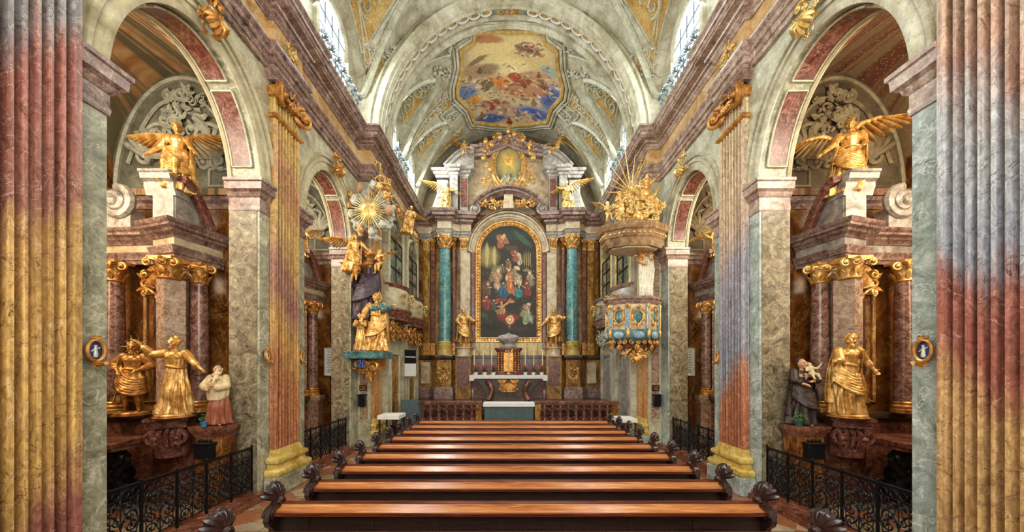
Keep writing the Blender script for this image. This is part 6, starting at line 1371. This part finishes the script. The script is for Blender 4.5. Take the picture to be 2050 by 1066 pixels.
for k in range(8):
    (xa, ya), (xb, yb) = P8[k], P8[(k+1) % 8]; cx, cy = (xa+xb)/2, (ya+yb)/2
    if cy > PC[1]+.2: continue
    ang_ = math.atan2(cy-PC[1], cx-PC[0])+PI/2; L = math.hypot(xb-xa, yb-ya)
    dirv = math.atan2(yb-ya, xb-xa)
    m = M(T((cx, cy, 4.52)) @ RZ(dirv)); cartouche(m, L*.50, .54, rd, .024); obj('gilded_cartouche', m, 'gold', PU)
    m = M(T((cx, cy, 4.52)) @ RZ(dirv)); m.ell((0, 0, 0), (L*.22, .03, .22), seg=18, rings=8); obj('relief_field', m, 'teal', PU)
    m = M(T((xa, ya, 0)) @ RZ(dirv)); [m.tube([(d_*.075, -.03, 4.12), (d_*.075, -.03, 4.9)], .018, 5) for d_ in (-1, 1)]; m.ell((0, -.03, 3.95), (.07, .07, .16)); spiral(m, (0, -.05, 4.86), .07, 1.4, PI/2, 1, .03, .03); leaf(m, (0, -.06, 4.12), -PI/2, .2, .1, -.1); obj('gilded_corner_strip', m, 'gold', PU); m = M(T((xa, ya, 0)) @ RZ(dirv)); m.box(-.07, .07, -.03, .04, 4.1, 4.94); obj('blue_corner_strip', m, 'skyblue', PU); m = M(T((cx, cy, 3.9)) @ RZ(dirv)); m.ell((0, -.06, 0), (L*.3, .08, .13), seg=14, rings=8); obj('blue_boss', m, 'skyblue', PU)
    m = M(T((cx, cy, 0)) @ RZ(dirv)); 
    for q in range(3): m.push(T((0, -.0, 3.66))); spiral(m, ((q-1)*L*.3, -.0, 0), .08, 1.3, PI/2, 1 if q < 1 else -1, .03, .03); m.pop()
    leaf(m, (0, .03, 3.62), -PI/2, .26, .2, -.2); obj('gilded_apron', m, 'golddeep', PU)
m = M(T((PC[0], PC[1]-.2, 3.3))); cluster(m, .9, .34, 40, rd, .08, .25); m.cap((0, 0, -.1), (0, 0, -.38), .14, .03); fan(m, (0, -.1, -.05), .3, 7, -.9*PI, -.1*PI, .04); obj('pendant', m, 'gold', PU)
m = M(); m.box(4.55, 4.97, 11.75, 12.05, 3.6, 6.84); obj('back_panel', m, 'altarcream', PU, bevel=.01)
m = M(); m.box(4.7, 4.97, 11.6, 12.05, 1.9, 3.9) if 0 else m.box(4.86, 4.97, 11.9, 12.05, 3.3, 3.7); obj('support', m, 'altarcream', PU)
m = M(T((4.62, 11.72, 6.0))); figure(m, .9, random.Random(5), robe='long', cloak=True); o = remesh(m, .02, 2); obj('stucco_figure', o, 'silver', PU) if 0 else None
m = M(T((4.72, 11.72, 5.9)));
for k in range(9): m.tube([(-.22+.055*k, 0, .75), (-.24+.06*k, -.06, .3), (-.20+.05*k+.02*math.sin(k*2), -.03, -.2), (-.22+.055*k, -.05, -.62)], [.03, .045, .05, .02], 6)
obj('stucco_drapery', m, 'silver', PU); m = M(T((4.66, 11.66, 6.65))); cluster(m, .55, .6, 24, rd, .08, .12); obj('drapery_ornament', m, 'golddeep', PU)
CN = thing('pulpit_canopy', 'stepped polygonal sounding board hanging over the pulpit', 'canopy', (PC[0], PC[1], 6.8))
ring([(.86, 6.86), (.98, 6.84), (1.02, 6.9), (1.06, 6.98), (1.06, 7.10), (1.12, 7.14), (1.12, 7.34), (1.20, 7.38), (1.24, 7.48), (1.26, 7.58), (1.0, 7.62)], 'canopy', 'sounding_board', CN)
ring([(.6, 6.81), (.80, 6.80), (.85, 6.85)], 'altarcream', 'soffit', CN)
P8 = octo(1.13)
m = M()
for k in range(8):
    (xa, ya), (xb, yb) = P8[k], P8[(k+1) % 8]
    if (ya+yb)/2 > PC[1]+.3: continue
    for q in range(5): t = (q+.5)/5; m.ell((xa+(xb-xa)*t, ya+(yb-ya)*t, 7.24), (.05, .04, .04), seg=6, rings=5)
obj('gilded_studs', m, 'goldpale', CN)
HP = thing('canopy_group', 'heaped gilded figures, clouds and rays crowning the pulpit canopy', 'sculpture', (PC[0]+.1, PC[1], 7.62))
m = M(T((PC[0], PC[1]-.1, 8.1)));
for k in range(34):
    a, z = rd.uniform(0, 2*PI), rd.uniform(-.45, .75); q = (.95-.75*max(0, z+.2))*rd.uniform(.3, 1); m.ell((q*math.cos(a), q*.5*math.sin(a), z), rd.uniform(.12, .24), seg=9, rings=7)
for (x, z, hh, tn) in ((-.55, -.3, .85, .4), (.15, .15, 1.0, -.2), (.6, -.25, .9, -.5), (-.2, -.35, .8, 0)):
    m.push(T((x, -.35, z)) @ RY(rd.uniform(-.4, .4))); figure(m, hh, random.Random(int(100+x*50)), robe='skirt', fat=1.25, childhead=True, cloak='left', legs=SEAT, LH=((.2, -.04, .75), (.3, -.08, .95)), turn=tn); m.pop()
o = remesh(m, .022, 1); obj('figures', o, 'gold', HP)
m = M(T((PC[0], PC[1]-.5, 8.0))); cluster(m, 1.9, .9, 70, rd, .12, .2); cluster(m, .9, 1.9, 46, rd, .12, .15); obj('gilded_foliage', m, 'goldpale', HP)
m = M(T((PC[0]-.1, PC[1]-.2, 8.75)))
for a, L in ((2.0, 1.3), (1.75, 1.5), (1.5, 1.2), (2.3, 1.2), (2.6, 1.1), (2.9, .9), (1.2, 1.0), (3.2, .9)): m.tube([(.2*math.cos(a), 0, .2*math.sin(a)), (L*math.cos(a), -.1, L*math.sin(a))], [.03, .008], 5)
obj('ray', m, 'goldpale', HP)
statue('gilded_putto', 'small gilded putto at the left tip of the pulpit canopy', (PC[0]-.93, PC[1]-.25, 7.62), .3, .8, 55, 'goldpale', vox=.012, robe=None, cloak=False, wings=PW, childhead=True, legs=SEAT, fat=1.35, cat='figure')

# ------------------------------------------------------------------ console group on the left pier
LX, LY = -4.72, 11.55
t = thing('wall_console', 'teal marble console shelf carrying the saint group on the left pier', 'console', (LX, LY, 2.7))
m = M(); m.sweep([(-5.36, 12.05), (-5.36, 11.2), (-4.25, 11.2), (-4.25, 12.05)], [(-.1, 3.12), (-.02, 3.12), (.0, 3.2), (-.05, 3.26), (.02, 3.32), (.06, 3.36), (-.1, 3.36)][::-1], lambda u, v, w: (u, v, w)); m.box(-5.36, -4.25, 11.2, 12.03, 3.14, 3.36); obj('shelf', m, 'teal', t, bevel=.01)
m = M(T((-4.8, 11.5, 2.85))); cluster(m, .8, .55, 46, rd, .09, .25); spiral(m, (-.25, -.1, .05), .2, 1.5, 0, 1, .05, .05); spiral(m, (.2, -.1, -.0), .2, 1.5, PI, -1, .05, .05); m.cap((0, 0, -.2), (.1, 0, -.55), .12, .03); m.box(-.3, .4, .05, .5, -.1, .3); obj('gilded_bracket', m, 'golddeep', t)
m = M(T((-4.95, 11.25, 2.8))); figure(m, .62, random.Random(8), robe='skirt', fat=1.35, childhead=True, cloak=False, legs=SEAT, LH=((.2, -.05, .8), (.25, -.1, .95)), RH=((-.2, -.05, .8), (-.25, -.1, .95))); obj('blue_robed_putto', remesh(m, .014, 2), 'cameo', t)
t = statue('gilded_statue', 'gilded statue of a haloed woman with dark blue sleeves on the left console', (-4.55, 11.5, 3.36), .1, 2.02, 61, 'gold', vox=.013, robe='long', halo=22, hair='long', LH=((.17, -.1, .70), (.30, -.2, .74)), RH=((-.18, -.04, .66), (-.2, -.12, .52)), turn=-.3, cloak='left', folds=10)
m = M(T((0, 0, 0))); h = 2.02
for d, e, f_ in ((1, (.17*h, -.1*h, .70*h), (.30*h, -.2*h, .74*h)),): m.cap((d*.10*h, -.02*h, .77*h), e, .062*h, .06*h); m.cap(e, Vector(e).lerp(Vector(f_), .7), .056*h, .06*h)
m.ell((.0, -.05*h, .72*h), (.09*h, .065*h, .06*h)); obj('dark_sleeve', remesh(m, .018, 2), 'teal', t, world=False)
statue('gilded_statue', 'smaller gilded kneeling youth at the foot of the haloed woman on the left console', (-5.02, 11.42, 3.36), .2, 1.28, 62, 'gold', vox=.012, robe='long', LH=((.12, -.12, .68), (.03, -.2, .74)), RH=((-.12, -.12, .68), (-.02, -.2, .74)), lean=(0, -.1), turn=.4, cloak=False)
t = thing('draped_figure', 'tall figure in dark purple drapery rising behind the haloed woman on the left console', 'statue', (-5.0, 11.7, 3.36))
m = M(T((-5.05, 11.72, 4.4)) @ RY(.06)); figure(m, 2.6, random.Random(63), parts=('robe',), robe='long', cloak='left', folds=7, LH=((.15, -.05, .74), (.2, -.12, .8)), RH=((-.15, -.05, .74), (-.2, -.12, .8)));  obj('drapery', remesh(m, .025, 2), 'purplerobe', t)
m = M(T((-5.05, 11.72, 4.4)) @ RY(.06)); figure(m, 2.6, random.Random(63), parts=('body',), hair='long', LH=((.15, -.05, .74), (.2, -.12, .8)), RH=((-.15, -.05, .74), (-.2, -.12, .8))); obj('body', remesh(m, .02, 2), 'golddeep', t)
m = M(); m.lathe([(.34, 3.36), (.30, 3.7), (.24, 4.0), (.27, 4.4)], (-5.05, 11.75, 0), 12, ribs=5, amp=.1); obj('rock_base', m, 'purplerobe', t)
t = thing('cloud_group', 'cloud of grey plaster with putto heads and gilded rays above the left console', 'sculpture', (-4.62, 11.4, 7.6))
m = M(T((-4.62, 11.38, 8.0)))
for k in range(150):
    a = rd.uniform(0, 2*PI); q = rd.uniform(.1, .85); m.ell((q*.85*math.cos(a), rd.uniform(-.12, .12), q*1.05*math.sin(a)), rd.uniform(.06, .12), seg=9, rings=7)
obj('cloud', remesh(m, .022, 2), 'cloud', t)
for (x, z, r, mt) in ((-.5, .35, .14, 'silver'), (-.62, -.1, .11, 'silver'), (-.35, .75, .11, 'flesh'), (.1, .85, .11, 'silver'), (.5, .5, .11, 'gold'), (.62, .0, .12, 'flesh'), (.4, -.45, .11, 'silver'), (-.3, -.6, .11, 'gold'), (-.62, .55, .10, 'gold'), (.3, .8, .10, 'gold'), (.05, -.7, .11, 'silver'), (-.7, .2, .09, 'flesh')):
    m = M(T((-4.62+x, 11.18, 8.0+z))); putto_head(m, (0, 0, 0), r); obj('putto_head', m, mt, t)
m = M(T((-4.62, 11.11, 8.0))); m.ell((0, 0, 0), (.16, .06, .21), seg=14, rings=9)
for k in range(36):
    a = 2*PI*k/36; L = (.78, .48, .6)[k % 3]; m.tube([(.1*math.cos(a), 0, .1*math.sin(a)), (L*math.cos(a), -.02, L*math.sin(a))], [.03, .006], 5)
obj('sunburst', m, 'goldpale', t)
statue('gilded_angel', 'gilded angel with raised wings beside the purple figure, left console group', (-5.35, 11.35, 6.0), .4, 1.35, 64, 'gold', vox=.013, robe='skirt', wings=[((-.06, .07, .78), (-.45, .1, .85), (-.1, 0, -1)), ((-.02, .07, .80), (.18, .12, 1.12), (-.2, 0, -1))], LH=((.2, -.04, .7), (.28, -.1, .6)), legs=SEAT, fat=1.15, lean=(.15, 0))
statue('gilded_putto', 'gilded putto clinging below the angel of the left console group', (-5.15, 11.28, 5.55), .2, .85, 65, 'golddeep', vox=.012, robe=None, cloak=False, wings=PW, childhead=True, legs=SEAT, fat=1.35, cat='figure')
statue('gilded_putto', 'gilded putto beside the purple drapery, above the haloed woman', (-4.42, 11.5, 5.9), -.2, .95, 66, 'gold', vox=.012, robe=None, cloak=False, wings=PW, childhead=True, legs=SEAT, fat=1.35, cat='figure')
t = thing('crowned_cartouche', 'gilded crown and green cartouche above the cloud group on the left', 'ornament', (-4.45, 12.0, 8.9)); m = M(T((-4.55, 12.0, 8.85))); cartouche(m, .5, .7, rd, .05); cluster(m, .9, .5, 26, rd, .09, .15)
for k in range(7): a = PI*k/6; m.tube([(.3*math.cos(a), -.12*math.sin(a), .45), (.34*math.cos(a), -.14*math.sin(a), .62), (0, -.05, .78)], .025, 5)
m.tube([(.3*math.cos(a), -.14*math.sin(a), .45) for a in [2*PI*k/16 for k in range(17)]], .035, 6); obj('gilding', m, 'gold', t); m = M(T((-4.55, 12.0, 8.85))); m.ell((0, 0, 0), (.2, .06, .28), seg=14, rings=9); obj('green_field', m, 'teal', t)
statue('gilded_angel', 'gilded angel above the nearer oratory window on the left', (-4.3, 14.0, 8.35), .5, 1.2, 67, 'gold', vox=.013, robe='skirt', wings=W2(-1), legs=SEAT, fat=1.15, lean=(.2, 0))
# ------------------------------------------------------------------ wrought-iron railings between the piers
def rail_panel(m, y0, y1, x, z0, z1):
    w = y1-y0; yc = (y0+y1)/2; m.push(T((x, yc, 0)) @ RZ(PI/2))
    for z in (z0+.04, z1-.16, z1-.02): m.tube([(-w/2, 0, z), (w/2, 0, z)], .011, 5)
    H = z1-.16-z0-.04
    for d in (-1, 1):
        for (fz, r, a, dd) in ((.16, .10, -PI/2, 1), (.40, .09, PI/2, -1), (.62, .10, -PI/2, 1), (.86, .085, PI/2, -1)):
            cx, cz = d*w*.25, z0+.04+H*fz; pts = []
            for i in range(19): t = i/18; aa = a+d*dd*2*PI*1.35*t; q = r*(1-.8*t); pts.append((cx+q*math.cos(aa), 0, cz+q*math.sin(aa)))
            m.tube(pts, .0125, 5)
        m.tube([(d*w*.46, 0, z0+.04), (d*w*.40, 0, z0+H*.3), (d*w*.46, 0, z0+H*.55), (d*w*.38, 0, z0+H*.8), (d*w*.46, 0, z1-.16)], .011, 4)
        m.tube([(0, 0, z0+.04), (d*.05, 0, z0+H*.2), (0, 0, z0+H*.45), (d*.06, 0, z0+H*.7), (0, 0, z1-.16)], .011, 4)
    m.tube([(0, 0, z0), (0, 0, z1)], .009, 5)
    for d in (-1, 1):
        for q in range(6):
            fz = .09+.16*q; r = .055; cx, cz = d*w*(.12 if q % 2 else .40), z0+.04+H*fz; pts = []
            for i in range(13): t = i/12; aa = q*1.9+d*2*PI*1.2*t; rr = r*(1-.75*t); pts.append((cx+rr*math.cos(aa), .008, cz+rr*math.sin(aa)))
            m.tube(pts, .011, 4)
        m.tube([(d*w*.25, 0, z0+.04), (d*w*.25, 0, z1-.16)], .007, 4)
    n = max(2, int(w/.11))
    for k in range(n): cx = -w/2+w*(k+.5)/n; m.tube([(cx+.045*math.cos(a), 0, z1-.09+.05*math.sin(a)) for a in [2*PI*q/10 for q in range(11)]], .006, 4, cap=False)
    m.ell((0, 0, z0+.04+H*.5), (.03, .02, .05), seg=6, rings=5); m.pop()
RL = {(-1, 0): 'black wrought-iron railing across the nearest left arch', (1, 0): 'black wrought-iron railing across the nearest right arch', (-1, 1): 'black wrought-iron railing across the second left arch', (1, 1): 'black wrought-iron railing across the second right arch'}
for s in (-1, 1):
    for i, (y0, y1, n) in enumerate(((4.55, 7.29, 5), (8.92, 11.48, 5))):
        t = thing('iron_railing', RL[(s, i)], 'railing', (s*5.55, (y0+y1)/2, .15), 'wrought-iron railings of the chapels')
        for k in range(n):
            m = side(s); a, b = y0+(y1-y0)*k/n, y0+(y1-y0)*(k+1)/n; rail_panel(m, a+.02, b-.02, 5.55, .20, 1.10); obj('scroll_panel', m, 'iron', t)
        m = side(s); m.box(5.53, 5.57, y0, y1, 1.10, 1.13); obj('handrail', m, 'iron', t, bevel=.006)
        for k in range(n+1):
            y = y0+(y1-y0)*k/n; m = side(s); m.box(5.535, 5.565, y-.016, y+.016, .15, 1.13); m.ell((5.55, y, 1.15), .024, seg=8, rings=6); obj('post', m, 'iron', t)

# ------------------------------------------------------------------ pews
PX, PHW, PD = .14, 3.36, 3.86
def pew_end(m, d):
    """carved end board, side view profile in y-z"""
    prof = [(-.34, 0), (.30, 0), (.30, .12), (.24, .2), (.22, .42), (.30, .52), (.30, .60), (.14, .66), (.06, .74), (.08, .86), (.06, .97), (-.02, 1.02), (-.12, 1.02), (-.20, .97), (-.27, .90), (-.30, .80), (-.27, .72), (-.20, .66), (-.17, .56), (-.22, .42), (-.30, .28), (-.34, .16)]
    x0 = d*PHW; m.prism(prof, lambda u, v, w: (w, u, v), x0-.035, x0+.035)
    for x in (x0-.045, x0+.045):
        for (cy, cz, r, dd) in ((-.16, .84, .12, 1), (.20, .54, .09, -1), (-.22, .22, .10, 1)):
            m.push(T((x, cy, cz)) @ RZ(PI/2 if x > x0 else -PI/2)); spiral(m, (0, 0, 0), r, 1.5, 0, dd, .026, .01, 6); m.pop()
def pew_shell(m, d):
    x0 = d*PHW; m.push(T((x0, -.03, .98)))
    m.ell((0, 0, .0), (.075, .10, .06), seg=10, rings=7)
    for k in range(7):
        a = -1.05+2.1*k/6; pts = [(0, 0, 0)]
        for t in (.35, .7, .95, 1.05):
            q = .26*t; pts.append((d*.10*t*t+.0, q*math.sin(a)*.9, q*math.cos(a)*(1-.1*t)+.01))
        m.tube(pts, [.022, .034, .042, .036, .014], 6)
    m.pop(); m.push(T((x0+d*.05, -.03, .93)) @ RZ(d*PI/2)); spiral(m, (-.06, 0, 0), .06, 1.2, 0, 1, .02, .01); spiral(m, (.06, 0, 0), .06, 1.2, PI, -1, .02, .01); m.pop()
ORD = ['first', 'second', 'third', 'fourth', 'fifth', 'sixth', 'seventh', 'eighth', 'ninth', 'tenth']
def make_pew():
    t = thing('pew', '', 'pew', (0, 0, 0), 'long wooden pews in the nave')
    m = M(); m.box(-PHW+.03, PHW-.03, -.03, .0, .12, .93); m.box(-PHW+.03, PHW-.03, -.045, .01, .93, .965); obj('backrest', m, 'woodmid', t, bevel=.006)
    m = M(); m.box(-PHW+.03, PHW-.03, .07-.1, .46-.06, .42, .46); obj('seat', m, 'wood', t, bevel=.01)
    m = M(); m.prism([(-.035, .945), (-.035, .91), (-.205, .855), (-.215, .878)], lambda u, v, w: (w, u, v), -PHW+.03, PHW-.03); obj('book_ledge', m, 'ledge', t, bevel=.004)
    m = M(); m.box(-PHW+.03, PHW-.03, -.235, -.205, .835, .885); m.box(-PHW+.03, PHW-.03, -.05, -.03, .915, .955); obj('ledge_lip', m, 'woodmid', t, bevel=.006)
    m = M(); m.box(-PHW+.03, PHW-.03, -.08, -.05, .0, .90)
    for k in range(7): x = -PHW+.9*k+.35; m.box(x, x+.1, -.095, -.08, .05, .80)
    m.box(-PHW+.03, PHW-.03, -.095, -.08, .76, .86); m.box(-PHW+.03, PHW-.03, -.095, -.08, .02, .14); obj('rear_panel', m, 'wooddark', t)
    m = M(); m.box(-PHW+.06, PHW-.06, -.46, -.32, .18, .21); m.box(-PHW+.06, -PHW+.1, -.46, -.22, 0, .18); m.box(PHW-.1, PHW-.06, -.46, -.22, 0, .18); m.box(-.02, .02, -.46, -.22, 0, .18); obj('kneeler', m, 'wooddark', t, bevel=.006)
    for d in (-1, 1):
        m = M(); pew_end(m, d); e = obj('end_panel', m, 'shell', t, smooth=30); m = M(); pew_shell(m, d); obj('shell_finial', m, 'shell', e)
    return t
pew0 = make_pew()
for k in range(10):
    p = pew0 if k == 0 else dup(pew0); p.location = (PX, PD+.9*k, 0)
    if k == 0: lb = 'nearest pew, only its two dark shell finials showing at the bottom edge'
    elif k == 9: lb = 'pew farthest from the viewer, next to the balustrade'
    else: lb = 'long wooden pew with orange book ledge, %s whole pew back from the viewer' % ORD[k-1]
    p['label'] = lb
